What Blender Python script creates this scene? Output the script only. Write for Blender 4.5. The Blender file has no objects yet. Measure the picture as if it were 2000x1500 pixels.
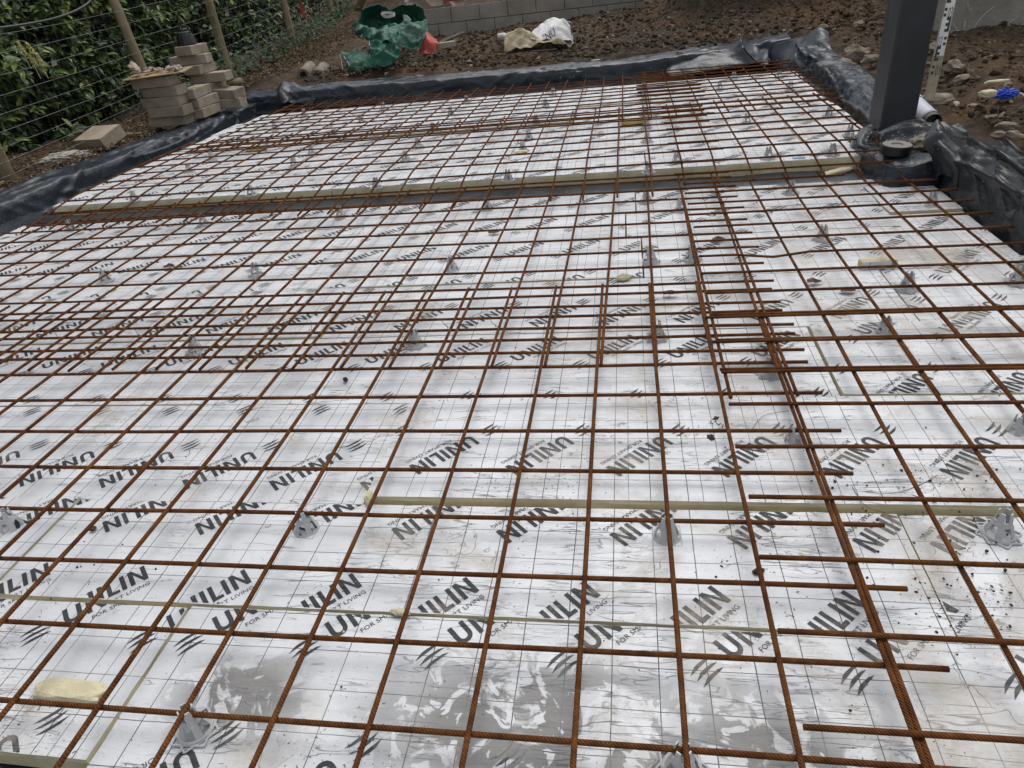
import bpy, bmesh, math, random
import numpy as np
from mathutils import Vector, Matrix, Euler, noise

random.seed(7)
S = bpy.context.scene
COL = S.collection
PI = math.pi

# ---------------------------------------------------------------- camera
RM = [[0.9861463211537808, 0.13431357209961364, -0.09734114045308001],
      [-0.011995262607756803, -0.527545791896459, -0.8494419056812005],
      [-0.1654434856675696, 0.8388416428636459, -0.5186262153497303]]
CP = (1.305832138468057, -0.752529973281202, 1.2492677589777403)
FL = 1352.2422619744846
cam = bpy.data.cameras.new('camera')
cam.sensor_fit = 'HORIZONTAL'; cam.sensor_width = 36.0; cam.lens = FL / 2000 * 36
cam.clip_start = 0.02; cam.clip_end = 400
camo = bpy.data.objects.new('camera', cam); COL.objects.link(camo)
camo.matrix_world = Matrix(((RM[0][0], -RM[1][0], -RM[2][0], CP[0]),
                            (RM[0][1], -RM[1][1], -RM[2][1], CP[1]),
                            (RM[0][2], -RM[1][2], -RM[2][2], CP[2]), (0, 0, 0, 1)))
S.camera = camo


def P(px, py, z=0.0):
    """place on the horizontal plane z seen at photo pixel (px, py)"""
    a, b = (px - 1000) / FL, (py - 750) / FL
    d = [RM[0][k] * a + RM[1][k] * b + RM[2][k] for k in range(3)]
    t = (z - CP[2]) / d[2]
    return Vector((CP[0] + t * d[0], CP[1] + t * d[1], z))


def PY(px, py, y):
    """place on the vertical plane at depth y seen at photo pixel"""
    a, b = (px - 1000) / FL, (py - 750) / FL
    d = [RM[0][k] * a + RM[1][k] * b + RM[2][k] for k in range(3)]
    t = (y - CP[1]) / d[1]
    return Vector((CP[0] + t * d[0], y, CP[2] + t * d[2]))


def sstep(a, b, x):
    t = min(1.0, max(0.0, (x - a) / (b - a)))
    return t * t * (3 - 2 * t)


def fbm(v, o=4, lac=2.0):
    return noise.fractal(v, 0.9, lac, o, noise_basis='PERLIN_ORIGINAL')


def ridge(v):
    return 1 - 2 * abs(noise.noise(v))


# ---------------------------------------------------------------- object helpers
def tag(o, label=None, cat=None, group=None, kind=None):
    if label: o['label'] = label
    if cat: o['category'] = cat
    if group: o['group'] = group
    if kind: o['kind'] = kind
    return o


def empty(name, loc=(0, 0, 0), rz=0):
    o = bpy.data.objects.new(name, None); COL.objects.link(o)
    o.location = loc; o.rotation_euler = (0, 0, rz); o.empty_display_size = .05
    return o


def copy_tree(o, parent=None):
    c = o.copy(); COL.objects.link(c); c.parent = parent
    for ch in list(o.children): copy_tree(ch, c)
    return c


class MB:
    def __init__(s): s.v = []; s.f = []

    def add(s, vs, fs):
        n = len(s.v); s.v.extend([tuple(x) for x in vs]); s.f.extend([tuple(i + n for i in f) for f in fs])

    def box(s, c, d, M=None):
        x, y, z = d[0] / 2, d[1] / 2, d[2] / 2
        vs = [Vector((a, b, e)) for a in (-x, x) for b in (-y, y) for e in (-z, z)]
        if M is not None: vs = [M @ v for v in vs]
        vs = [v + Vector(c) for v in vs]
        s.add(vs, [(0, 1, 3, 2), (4, 6, 7, 5), (0, 4, 5, 1), (2, 3, 7, 6), (0, 2, 6, 4), (1, 5, 7, 3)])

    def tube(s, pts, r, n=8, caps=True, rf=None):
        pts = [Vector(p) for p in pts]; N = len(pts); vs = []
        up = None
        for i, p in enumerate(pts):
            d = (pts[min(i + 1, N - 1)] - pts[max(i - 1, 0)]).normalized()
            if up is None:
                up = Vector((0, 0, 1)) if abs(d.z) < .9 else Vector((1, 0, 0))
            a = d.cross(up).normalized(); b = a.cross(d).normalized(); up = b
            rr = r if rf is None else rf(i / (N - 1)) * r
            for k in range(n):
                t = 2 * PI * k / n
                vs.append(p + a * math.cos(t) * rr + b * math.sin(t) * rr)
        fs = [(i * n + k, i * n + (k + 1) % n, (i + 1) * n + (k + 1) % n, (i + 1) * n + k)
              for i in range(N - 1) for k in range(n)]
        if caps: fs += [tuple(range(n))[::-1], tuple((N - 1) * n + k for k in range(n))]
        s.add(vs, fs)

    def grid(s, fn, nu, nv):
        vs = [fn(i / nu, j / nv) for i in range(nu + 1) for j in range(nv + 1)]
        fs = [(i * (nv + 1) + j, (i + 1) * (nv + 1) + j, (i + 1) * (nv + 1) + j + 1, i * (nv + 1) + j + 1)
              for i in range(nu) for j in range(nv)]
        s.add(vs, fs)

    def lathe(s, prof, n=24, c=(0, 0, 0)):
        c = Vector(c); vs = []
        for r, z in prof:
            for k in range(n):
                t = 2 * PI * k / n
                vs.append(c + Vector((r * math.cos(t), r * math.sin(t), z)))
        fs = [(i * n + k, i * n + (k + 1) % n, (i + 1) * n + (k + 1) % n, (i + 1) * n + k)
              for i in range(len(prof) - 1) for k in range(n)]
        s.add(vs, fs)

    def build(s, name, mat, parent=None, smooth=False, bevel=0, solid=0):
        me = bpy.data.meshes.new(name); me.from_pydata(s.v, [], s.f); me.update()
        if mat: me.materials.append(mat)
        if smooth: me.shade_smooth()
        o = bpy.data.objects.new(name, me); COL.objects.link(o); o.parent = parent
        if solid:
            m = o.modifiers.new('thickness', 'SOLIDIFY'); m.thickness = solid; m.offset = -1
        if bevel:
            m = o.modifiers.new('bevel', 'BEVEL'); m.width = bevel; m.segments = 2; m.limit_method = 'ANGLE'
        return o


# ---------------------------------------------------------------- material helpers
class NT:
    def __init__(s, name):
        s.m = bpy.data.materials.new(name); s.m.use_nodes = True
        s.t = s.m.node_tree; s.n = s.t.nodes
        s.b = s.n['Principled BSDF']

    def new(s, typ, **kw):
        n = s.n.new(typ)
        for k, v in kw.items(): setattr(n, k, v)
        return n

    def link(s, a, b): s.t.links.new(a, b)

    def inp(s, n, k, v):
        if hasattr(v, 'links') or isinstance(v, bpy.types.NodeSocket): s.link(v, n.inputs[k])
        else: n.inputs[k].default_value = v

    def math(s, op, a, b=0.0, c=0.0, clamp=False):
        n = s.new('ShaderNodeMath', operation=op, use_clamp=clamp)
        s.inp(n, 0, a); s.inp(n, 1, b)
        if op in ('MULTIPLY_ADD', 'COMPARE', 'SMOOTH_MIN'): s.inp(n, 2, c)
        return n.outputs[0]

    def noise(s, vec, scale, detail=4, rough=.55, dist=0):
        n = s.new('ShaderNodeTexNoise'); s.inp(n, 'Vector', vec)
        n.inputs['Scale'].default_value = scale; n.inputs['Detail'].default_value = detail
        n.inputs['Roughness'].default_value = rough; n.inputs['Distortion'].default_value = dist
        return n.outputs['Fac']

    def ramp(s, fac, stops, interp='LINEAR'):
        n = s.new('ShaderNodeValToRGB'); n.color_ramp.interpolation = interp
        e = n.color_ramp.elements
        while len(e) < len(stops): e.new(.5)
        for x, (p, c) in zip(e, stops):
            x.position = p; x.color = (*c, 1) if len(c) == 3 else c
        s.link(fac, n.inputs[0]); return n.outputs[0]

    def mr(s, fac, a, b, c=0.0, d=1.0):
        n = s.new('ShaderNodeMapRange'); s.inp(n, 0, fac)
        for k, v in zip((1, 2, 3, 4), (a, b, c, d)): s.inp(n, k, v)
        return n.outputs[0]

    def mix(s, fac, a, b, typ='MIX'):
        n = s.new('ShaderNodeMix', data_type='RGBA', blend_type=typ)
        s.inp(n, 0, fac)
        for k, v in ((6, a), (7, b)):
            if isinstance(v, tuple): n.inputs[k].default_value = (*v, 1)
            else: s.link(v, n.inputs[k])
        return n.outputs[2]

    def pos(s): return s.new('ShaderNodeNewGeometry').outputs['Position']

    def obj(s): return s.new('ShaderNodeTexCoord').outputs['Object']

    def island(s): return s.new('ShaderNodeNewGeometry').outputs['Random Per Island']

    def orand(s): return s.new('ShaderNodeObjectInfo').outputs['Random']

    def scale(s, vec, sc):
        n = s.new('ShaderNodeMapping'); s.link(vec, n.inputs[0]); n.inputs['Scale'].default_value = sc
        return n.outputs[0]

    def bump(s, h, strength, dist, normal=None):
        n = s.new('ShaderNodeBump'); s.inp(n, 'Height', h)
        n.inputs['Strength'].default_value = strength; n.inputs['Distance'].default_value = dist
        if normal is not None: s.link(normal, n.inputs['Normal'])
        return n.outputs[0]

    def out(s, color=None, rough=None, normal=None, metal=None, **kw):
        for k, v in (('Base Color', color), ('Roughness', rough), ('Normal', normal), ('Metallic', metal)):
            if v is None: continue
            if isinstance(v, tuple): s.b.inputs[k].default_value = (*v, 1)
            else: s.inp(s.b, k, v)
        for k, v in kw.items(): s.inp(s.b, k.replace('_', ' '), v)
        return s.m


def simple(name, stops, scale=8, rough=.7, bump=.3, bscale=30, dist=.005, detail=5, metal=0, stretch=None):
    t = NT(name); p = t.pos()
    if stretch: p = t.scale(p, stretch)
    f = t.noise(p, scale, detail, .6)
    c = t.ramp(f, stops)
    nb = t.bump(t.noise(p, bscale, 4, .6), bump, dist)
    return t.out(c, rough, nb, metal)


# --- foil facing of the boards
def foil_material(ink=False):
    t = NT('printed_ink' if ink else 'foil_facing')
    p = t.pos()
    sep = t.new('ShaderNodeSeparateXYZ'); t.link(p, sep.inputs[0])
    X, Y = sep.outputs[0], sep.outputs[1]
    orand = t.orand()
    foil = t.ramp(t.noise(p, 4.0, 5, .6), [(.3, (.56, .577, .592)), (.55, (.64, .655, .67)), (.75, (.70, .712, .724))])
    # thin printed grid, every 10 cm, with a second line beside every other one
    def lines(c, pitch, w, off):
        f = t.math('FRACT', t.math('ADD', t.math('DIVIDE', c, pitch), off))
        return t.math('LESS_THAN', t.math('ABSOLUTE', t.math('SUBTRACT', f, .5)), w / pitch / 2)
    wob = t.math('MULTIPLY', t.math('SUBTRACT', t.noise(p, 6, 2), .5), .006)
    Xw, Yw = t.math('ADD', X, wob), t.math('ADD', Y, wob)
    g = t.math('MAXIMUM', lines(Xw, .1, .0023, -.14), lines(Yw, .1, .0019, .40))
    g = t.math('MAXIMUM', g, t.math('MULTIPLY', lines(Xw, .2, .0017, -.02), t.math('GREATER_THAN', orand, .45)))
    g = t.math('MULTIPLY', g, t.mr(t.noise(p, 3.3, 3, .6), .32, .5, .5, 1.0))
    # hairline creases: level lines of stretched noise, mostly across the board
    def crease(sc, lvl, w, seed):
        q = t.new('ShaderNodeMapping'); t.link(p, q.inputs[0]); q.inputs['Scale'].default_value = sc; q.inputs['Location'].default_value = (seed, seed * .7, 0)
        n = t.noise(q.outputs[0], 1.0, 3, .6, .4)
        return t.mr(t.math('ABSOLUTE', t.math('SUBTRACT', n, lvl)), 0, w, 1, 0)
    c1 = t.math('MULTIPLY', crease((2.2, 16, 1), .5, .012, 3.0), t.mr(t.noise(p, 4.2, 4, .65), .50, .60))
    c2 = t.math('MULTIPLY', crease((5, 34, 1), .52, .014, 9.0), t.mr(t.noise(p, 3.1, 4, .65, 0), .50, .62))
    c3 = t.math('MULTIPLY', crease((9, 7, 1), .5, .008, 17.0), t.mr(t.noise(p, 2.6, 4, .65, .2), .58, .66))
    scr = t.math('MAXIMUM', c1, t.math('MAXIMUM', t.math('MULTIPLY', c2, .8), c3))
    # mud film and pale stains
    mud = t.math('MULTIPLY', t.mr(t.math('ADD', t.noise(p, 2.7, 7, .74, .4), t.mr(X, 1.2, 2.4, 0, .05)), .53, .70), .75)
    grit = t.math('MULTIPLY', t.mr(t.noise(p, 16, 6, .75, .2), .58, .65), t.mr(t.math('ADD', t.noise(p, 1.5, 4, .6), t.mr(X, 1.4, 2.6, 0, .08)), .48, .62))
    # the worn grey patch on the second front board
    def blob(cx, cy, rx, ry):
        dx = t.math('DIVIDE', t.math('SUBTRACT', X, cx), rx); dy = t.math('DIVIDE', t.math('SUBTRACT', Y, cy), ry)
        d = t.math('SQRT', t.math('ADD', t.math('MULTIPLY', dx, dx), t.math('MULTIPLY', dy, dy)))
        return t.mr(d, .45, 1.05, 1, 0)
    worn = t.math('MAXIMUM', blob(1.10, .06, .42, .20), t.math('MAXIMUM', blob(1.55, -.02, .30, .22), blob(.45, .08, .20, .13)))
    wn = t.mr(t.noise(p, 7, 5, .62, 1.2), .455, .50)
    blot = t.mr(t.noise(p, 13, 3, .5, 1.5), .60, .62)
    worn = t.math('MULTIPLY', t.math('MULTIPLY', worn, t.math('MULTIPLY_ADD', wn, .8, .15)), t.math('SUBTRACT', 1, t.math('MULTIPLY', blot, .85)))
    speck = t.math('GREATER_THAN', t.noise(p, 110, 2, .6), t.mr(t.noise(p, 2.0, 4), .35, .75, .76, .63))
    if ink:
        base = t.ramp(t.noise(p, 30, 3), [(.3, (.014, .015, .017)), (.7, (.034, .036, .040))])
        fade = t.mr(t.noise(p, .8, 3), .52, .64, 0, .25)
        col = t.mix(fade, base, (.22, .225, .23))
        scuff = t.mr(t.math('ADD', t.noise(p, 26, 6, .72), t.math('MULTIPLY', worn, .18)), .68, .71)
        col = t.mix(scuff, col, foil)
    else:
        col = t.mix(t.math('MULTIPLY', g, .95), foil, (.03, .032, .04))
        col = t.mix(t.math('MULTIPLY', scr, .75), col, (.09, .085, .08))
    col = t.mix(mud, col, (.44, .395, .33))
    col = t.mix(t.math('MULTIPLY', grit, .75), col, (.22, .175, .12))
    col = t.mix(worn, col, (.19, .188, .18))
    col = t.mix(t.math('MULTIPLY', speck, .85), col, (.05, .04, .03))
    # embossed streaks and slack sheet
    st = t.scale(p, (7, 48, 1))
    h = t.math('ADD', t.math('MULTIPLY', t.noise(st, 1.0, 6, .72, .5), .6), t.math('MULTIPLY', t.noise(p, 55, 4, .7), .3))
    h = t.math('SUBTRACT', h, t.math('MULTIPLY', scr, .35))
    n1 = t.bump(h, .75, .007)
    slack = t.noise(t.scale(p, (1.4, 5.0, 1)), 1.5, 2, .5)
    n2 = t.bump(slack, .55, .06, n1)
    rough = t.mr(t.noise(p, 2.2, 4, .6), .3, .7, .46, .62)
    rough = t.math('ADD', rough, t.math('MULTIPLY', mud, .5), clamp=True)
    met = t.math('SUBTRACT', .22, t.math('ADD', t.math('MULTIPLY', mud, .6), t.math('MULTIPLY', worn, .2)), clamp=True)
    if ink: met = t.math('MULTIPLY', scuff, .5)
    return t.out(col, rough, n2, met)


M = {}
M['foil'] = foil_material()
M['ink'] = foil_material(True)
M['foam'] = simple('foam', [(.25, (.50, .44, .27)), (.5, (.70, .63, .42)), (.75, (.80, .73, .52))], 9, .85, .4, 60, .004)
M['foam_bright'] = simple('foam_bright', [(.3, (.52, .46, .30)), (.7, (.66, .60, .42))], 14, .9, .7, 55, .01)
M['foam_yellow'] = simple('foam_yellow', [(.3, (.50, .40, .14)), (.7, (.70, .58, .26))], 14, .9, .6, 55, .01)


def rust_material():
    t = NT('rusty_steel'); p = t.pos()
    c = t.ramp(t.noise(p, 22, 6, .68), [(.25, (.055, .021, .009)), (.45, (.130, .049, .016)), (.62, (.200, .079, .023)), (.8, (.31, .135, .036))])
    d = t.ramp(t.noise(p, 3, 3), [(.35, (.72, .66, .62)), (.65, (1, 1, 1))])
    c = t.mix(1.0, c, d, 'MULTIPLY')
    # rolled ribs along the bar
    sep = t.new('ShaderNodeSeparateXYZ'); t.link(t.obj(), sep.inputs[0])
    s_ = t.math('ADD', t.math('ADD', sep.outputs[0], sep.outputs[1]), t.math('MULTIPLY', sep.outputs[2], .8))
    w = t.math('SINE', t.math('MULTIPLY', s_, 2 * PI / .0075))
    n = t.bump(w, .8, .0022)
    n = t.bump(t.noise(p, 160, 3, .6), .5, .002, n)
    return t.out(c, .88, n, 0.0, Specular_IOR_Level=.15)


M['rust'] = rust_material()
M['wire_dark'] = simple('binding_wire', [(.3, (.05, .04, .035)), (.7, (.12, .08, .05))], 30, .6, .1)


def plastic_material(name, c0, c1, dust=(.30, .30, .29)):
    t = NT(name); p = t.pos()
    big = t.noise(p, 2.5, 5, .6)
    c = t.ramp(big, [(.3, c0), (.7, c1)])
    sp = t.math('MULTIPLY', t.math('GREATER_THAN', t.noise(p, 75, 3, .6), t.mr(t.noise(p, 1.4, 3), .4, .7, .73, .62)), .7)
    film = t.mr(t.noise(p, 5, 6, .7), .58, .8, 0, .10)
    c = t.mix(film, c, dust)
    c = t.mix(sp, c, (.45, .45, .44))
    h = t.math('ADD', t.noise(p, 5, 2, .45, .9), t.math('MULTIPLY', t.noise(t.scale(p, (1, 1, 2)), 22, 3, .55, 1.5), .22))
    n = t.bump(h, .4, .03)
    return t.out(c, t.mr(big, .3, .7, .23, .35), n, Specular_IOR_Level=.42)


M['dpm'] = plastic_material('black_polythene', (.016, .021, .028), (.032, .040, .050))
M['dpm_dark'] = plastic_material('black_polythene_foot', (.012, .014, .016), (.022, .025, .028))
M['grey_plastic'] = simple('grey_plastic', [(.3, (.40, .41, .41)), (.7, (.50, .51, .51))], 30, .5, .1, 80, .002)
M['block'] = simple('concrete_block', [(.25, (.17, .14, .105)), (.5, (.31, .262, .198)), (.75, (.41, .355, .275))], 5, .95, .8, 70, .008)
M['tan_block'] = simple('tan_block', [(.25, (.25, .205, .14)), (.5, (.36, .30, .22)), (.75, (.43, .37, .28))], 7, .95, .7, 60, .006)
M['wall_block'] = simple('wall_block', [(.25, (.22, .20, .165)), (.5, (.31, .285, .24)), (.75, (.39, .36, .31))], 3, .95, .7, 60, .008)
M['mortar'] = simple('mortar', [(.3, (.10, .09, .075)), (.7, (.17, .155, .13))], 12, .95, .6, 60, .006)
M['mortar_pink'] = simple('dried_mortar', [(.3, (.30, .23, .19)), (.7, (.46, .38, .32))], 16, .95, .6, 50, .006)
M['wood'] = simple('fence_post_wood', [(.25, (.13, .105, .05)), (.5, (.27, .22, .13)), (.75, (.38, .32, .21))], 4, .9, .6, 26, .012, stretch=(3, 3, .5))
M['ply'] = simple('plywood', [(.3, (.24, .165, .08)), (.7, (.36, .26, .14))], 12, .8, .3, 40)
M['galv'] = simple('galvanised_wire', [(.3, (.12, .125, .125)), (.7, (.25, .255, .255))], 20, .5, .1, metal=.3)


def soil_material():
    t = NT('soil'); p = t.pos()
    a = t.noise(p, 1.1, 5, .62)
    b = t.noise(p, 14, 7, .72)
    c = t.ramp(b, [(.25, (.016, .011, .006)), (.45, (.055, .038, .022)), (.62, (.115, .083, .050)), (.8, (.22, .17, .11))])
    red = t.ramp(b, [(.25, (.036, .020, .009)), (.5, (.125, .070, .030)), (.8, (.26, .165, .085))])
    sep = t.new('ShaderNodeSeparateXYZ'); t.link(p, sep.inputs[0])
    rm = t.math('ADD', t.mr(a, .45, .62), t.math('MULTIPLY', t.mr(sep.outputs[0], 3.4, 4.2), .35), clamp=True)
    c = t.mix(rm, c, red)
    n = t.bump(t.noise(p, 22, 7, .75), 1.0, .05)
    n = t.bump(t.noise(p, 120, 4, .7), .8, .012, n)
    return t.out(c, .95, n)


M['soil'] = soil_material()


def stone_material():
    t = NT('stone'); p = t.pos()
    i = t.island()
    c = t.ramp(i, [(0, (.06, .045, .03)), (.4, (.13, .10, .07)), (.75, (.22, .185, .135)), (1, (.36, .33, .27))])
    v = t.ramp(t.noise(p, 25, 5, .65), [(.3, (.55, .52, .48)), (.7, (1.1, 1.08, 1.05))])
    return t.out(t.mix(1.0, c, v, 'MULTIPLY'), .9, t.bump(t.noise(p, 90, 4, .65), .6, .006))


M['stone'] = stone_material()
M['pale_stone'] = simple('pale_stone', [(.3, (.13, .10, .07)), (.55, (.24, .20, .15)), (.8, (.40, .35, .28))], 9, .9, .8, 45, .01)
M['clod'] = simple('clod', [(.3, (.016, .011, .007)), (.6, (.060, .042, .025)), (.8, (.15, .11, .068))], 20, .95, .8, 70, .01)
M['white_rubble'] = simple('white_rubble', [(.3, (.30, .28, .23)), (.7, (.55, .52, .45))], 25, .95, .9, 60, .015)


def leaf_material(name, dark, mid, light, rough=.42):
    t = NT(name); i = t.island(); p = t.pos()
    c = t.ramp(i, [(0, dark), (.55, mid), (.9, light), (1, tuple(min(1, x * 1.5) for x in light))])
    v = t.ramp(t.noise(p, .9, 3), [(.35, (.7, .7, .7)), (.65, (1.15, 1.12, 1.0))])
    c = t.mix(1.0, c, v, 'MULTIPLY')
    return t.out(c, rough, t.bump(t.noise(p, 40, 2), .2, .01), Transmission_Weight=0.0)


M['leaf'] = leaf_material('laurel_leaf', (.014, .034, .008), (.045, .095, .020), (.20, .27, .06))
M['inner_leaf'] = leaf_material('shaded_laurel_leaf', (.009, .019, .005), (.018, .036, .009), (.032, .056, .013), .5)  # darker copy of the laurel leaf; shade inside the hedge put into the colour
M['ivy'] = leaf_material('ivy_leaf', (.008, .022, .005), (.018, .044, .010), (.04, .085, .02), .7)
M['litter'] = leaf_material('leaf_litter', (.045, .028, .013), (.13, .092, .048), (.24, .18, .10), .9)
M['flower'] = simple('flower_spike', [(.3, (.36, .32, .10)), (.7, (.56, .52, .22))], 40, .8, .8, 90, .01)
M['stem'] = simple('stem', [(.3, (.028, .022, .012)), (.7, (.07, .055, .03))], 10, .9, .4, 40)
M['twig'] = simple('twig', [(.3, (.10, .072, .042)), (.7, (.22, .17, .11))], 10, .9, .4, 40)


def weave(name, stops, rough=.6, dirt=(.17, .16, .13), dscale=3.0, dlo=.5, dhi=.68):
    t = NT(name); p = t.pos()
    c = t.ramp(t.noise(p, 6, 5, .6), stops)
    c = t.mix(t.mr(t.noise(p, dscale, 5, .65), dlo, dhi, 0, .85), c, dirt)
    n = t.bump(t.noise(p, 14, 4, .6, .8), .5, .04)
    n = t.bump(t.noise(p, 150, 2), .3, .004, n)
    return t.out(c, rough, n)


M['green_bag'] = weave('green_woven_plastic', [(.3, (.004, .050, .028)), (.55, (.008, .098, .058)), (.8, (.02, .15, .10))], .5, (.10, .115, .08), 3.0, .56, .74)
M['white_sack'] = weave('white_sack_plastic', [(.3, (.52, .52, .50)), (.7, (.70, .70, .70))], .5, (.30, .24, .14), 3.4, .56, .64)
M['brown_sack'] = weave('dirty_sack_plastic', [(.3, (.30, .24, .14)), (.7, (.46, .39, .26))], .7, (.12, .09, .05), 5)
M['red_bag'] = weave('red_plastic', [(.3, (.34, .035, .020)), (.7, (.52, .07, .045))], .55, (.42, .22, .17), 9, .6, .68)
M['webbing'] = simple('white_webbing', [(.3, (.48, .48, .45)), (.7, (.68, .68, .65))], 10, .8, .3)
M['red_strap'] = simple('red_strap', [(.3, (.28, .03, .02)), (.7, (.42, .06, .04))], 10, .6, .2)


def steel_paint():
    t = NT('grey_steel_paint'); p = t.pos()
    c = t.ramp(t.noise(p, 4, 4), [(.3, (.030, .033, .037)), (.7, (.046, .050, .055))])
    s = t.mr(t.noise(t.scale(p, (14, 14, .8)), 3, 5, .7), .6, .7, 0, .35)
    c = t.mix(s, c, (.20, .205, .21))
    return t.out(c, .42, t.bump(t.noise(p, 60, 3), .15, .004))


M['column'] = steel_paint()
M['black'] = simple('black_plastic', [(.3, (.009, .009, .010)), (.7, (.016, .016, .018))], 8, .4, .15)
M['tape_top'] = simple('tape_side', [(.3, (.22, .20, .18)), (.7, (.30, .275, .25))], 60, .6, .2)
M['pvc'] = simple('white_pvc', [(.3, (.52, .54, .60)), (.7, (.62, .64, .70))], 6, .3, .1)
M['pipe_in'] = simple('pipe_inside', [(.3, (.09, .075, .06)), (.7, (.15, .125, .10))], 10, .8, .3)
M['terracotta'] = simple('terracotta', [(.3, (.22, .10, .06)), (.7, (.34, .17, .11))], 14, .85, .4)
M['clay_pipe'] = simple('old_clay_pipe', [(.3, (.13, .11, .085)), (.7, (.27, .235, .19))], 12, .8, .4)
M['bore_shade'] = simple('painted_bore_shade', [(.3, (.004, .004, .004)), (.7, (.008, .007, .006))], 10, .9, .2)  # near-black colour painting the shade inside the clay pipes
M['staff_white'] = simple('staff_white', [(.3, (.50, .50, .47)), (.7, (.62, .62, .58))], 20, .5, .2)
M['staff_mud'] = simple('staff_mud', [(.3, (.20, .165, .11)), (.7, (.31, .265, .19))], 25, .8, .4)
M['staff_black'] = simple('staff_black', [(.3, (.010, .010, .010)), (.7, (.02, .02, .02))], 20, .5, .1)
M['alu'] = simple('staff_edge', [(.3, (.16, .15, .13)), (.7, (.24, .23, .20))], 20, .5, .1)
M['blue'] = simple('blue_latex', [(.3, (.008, .05, .42)), (.7, (.015, .09, .62))], 12, .45, .6, 30, .02)
M['blue_spray'] = simple('blue_marker', [(.3, (.06, .20, .52)), (.7, (.20, .36, .62))], 20, .5, .3)


def slab_material():
    t = NT('weathered_concrete'); p = t.pos()
    c = t.ramp(t.noise(p, 2.2, 7, .68), [(.25, (.21, .198, .165)), (.5, (.31, .292, .25)), (.75, (.42, .40, .35))])
    w = t.new('ShaderNodeTexWave'); t.link(p, w.inputs[0]); w.inputs['Scale'].default_value = .55
    w.inputs['Distortion'].default_value = 9; w.inputs['Detail'].default_value = 3; w.inputs['Detail Scale'].default_value = .9
    l = t.math('MULTIPLY', t.math('GREATER_THAN', w.outputs['Fac'], .9985), t.mr(t.noise(p, 2, 2), .5, .55))
    c = t.mix(l, c, (.46, .45, .42))
    n = t.bump(t.noise(p, 18, 7, .7), .7, .02)
    return t.out(c, .93, n)


M['slab'] = slab_material()
M['tarmac'] = simple('tarmac', [(.3, (.10, .105, .11)), (.7, (.16, .165, .17))], 30, .9, .4, 80)
M['dirty_water'] = simple('wet_leaf', [(.3, (.05, .022, .012)), (.7, (.12, .05, .03))], 40, .6, .4, 60)
# ================================================================= world, sun
w = bpy.data.worlds.new('World'); S.world = w; w.use_nodes = True
wn = w.node_tree.nodes; wl = w.node_tree.links
bg = wn['Background']; bg.inputs['Strength'].default_value = .15
sky = wn.new('ShaderNodeTexSky'); sky.sky_type = 'NISHITA'; sky.sun_disc = False
SUN_EL, SUN_AZ = math.radians(68), math.radians(20)
sky.sun_elevation = SUN_EL; sky.sun_rotation = SUN_AZ
sky.air_density = 1.0; sky.dust_density = 4.0; sky.ozone_density = .6
hs = wn.new('ShaderNodeHueSaturation'); hs.inputs['Saturation'].default_value = .30
wl.new(sky.outputs[0], hs.inputs['Color']); wl.new(hs.outputs[0], bg.inputs[0])
sl = bpy.data.lights.new('sun', 'SUN'); sl.energy = .5; sl.angle = math.radians(45); sl.color = (1, .97, .92)
so = bpy.data.objects.new('sun', sl); COL.objects.link(so)
sd = Vector((math.sin(SUN_AZ) * math.cos(SUN_EL), math.cos(SUN_AZ) * math.cos(SUN_EL), math.sin(SUN_EL)))
so.rotation_euler = sd.to_track_quat('Z', 'Y').to_euler()
S.view_settings.view_transform = 'Standard'; S.view_settings.look = 'None'
S.view_settings.exposure = 0.22; S.view_settings.gamma = 1.0
S.cycles.max_bounces = 5; S.cycles.diffuse_bounces = 3; S.cycles.glossy_bounces = 3

# ================================================================= ground
ZB = -.065          # top of the near boards (bars lie round z = 0)
ZF = .005           # top of the boards beyond the gap
ZG = -.066          # polythene bulging up in the gap
ZD = -.116          # polythene under the boards


def gz(x, y, rough=True):
    z = .0 + .075 * max(0, y - 7.0) + .03 * sstep(4, 7, y)
    z += .10 * sstep(3.3, 4.3, x) * (1 - sstep(8, 10, y))
    z += .12 * max(0, y - 13.0) * sstep(-6, -2, x)
    z += .55 * math.exp(-((x - 6.0) / 2.6) ** 2 - ((y - 12) / 2.6) ** 2)
    z += .85 * sstep(10.1 + .25 * noise.noise(Vector((x * 1.3, 0, 5))), 10.75, y) * sstep(1.7, 2.6, x)
    z -= .45 * sstep(-5.0, -6.2, x) if x < -5 else 0
    if rough:
        k = sstep(-6.4, -5.2, x)
        z += k * (.055 * fbm(Vector((x * .9, y * .9, 1.7)), 4) + .035 * fbm(Vector((x * 3.5, y * 3.5, 7.7)), 4)
                  + .018 * fbm(Vector((x * 11, y * 11, 3.1)), 3))
    return z


def in_pit(x, y): return -3.70 < x < 3.50 and y < 8.66


def ground_z(x, y):
    z = gz(x, y)
    dx = min(x + 3.70, 3.50 - x); dy = 8.66 - y
    d = min(dx, dy)
    z -= .07 * (1 - sstep(.05, .7, -d)) * (y > 2)
    return z + (-.36 - z) * sstep(-.06, .05, d)


def axis(segs):
    out = []
    for a, b, st in segs:
        n = max(1, int(round((b - a) / st)))
        out += [a + (b - a) * i / n for i in range(n)]
    return out + [segs[-1][1]]


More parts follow.
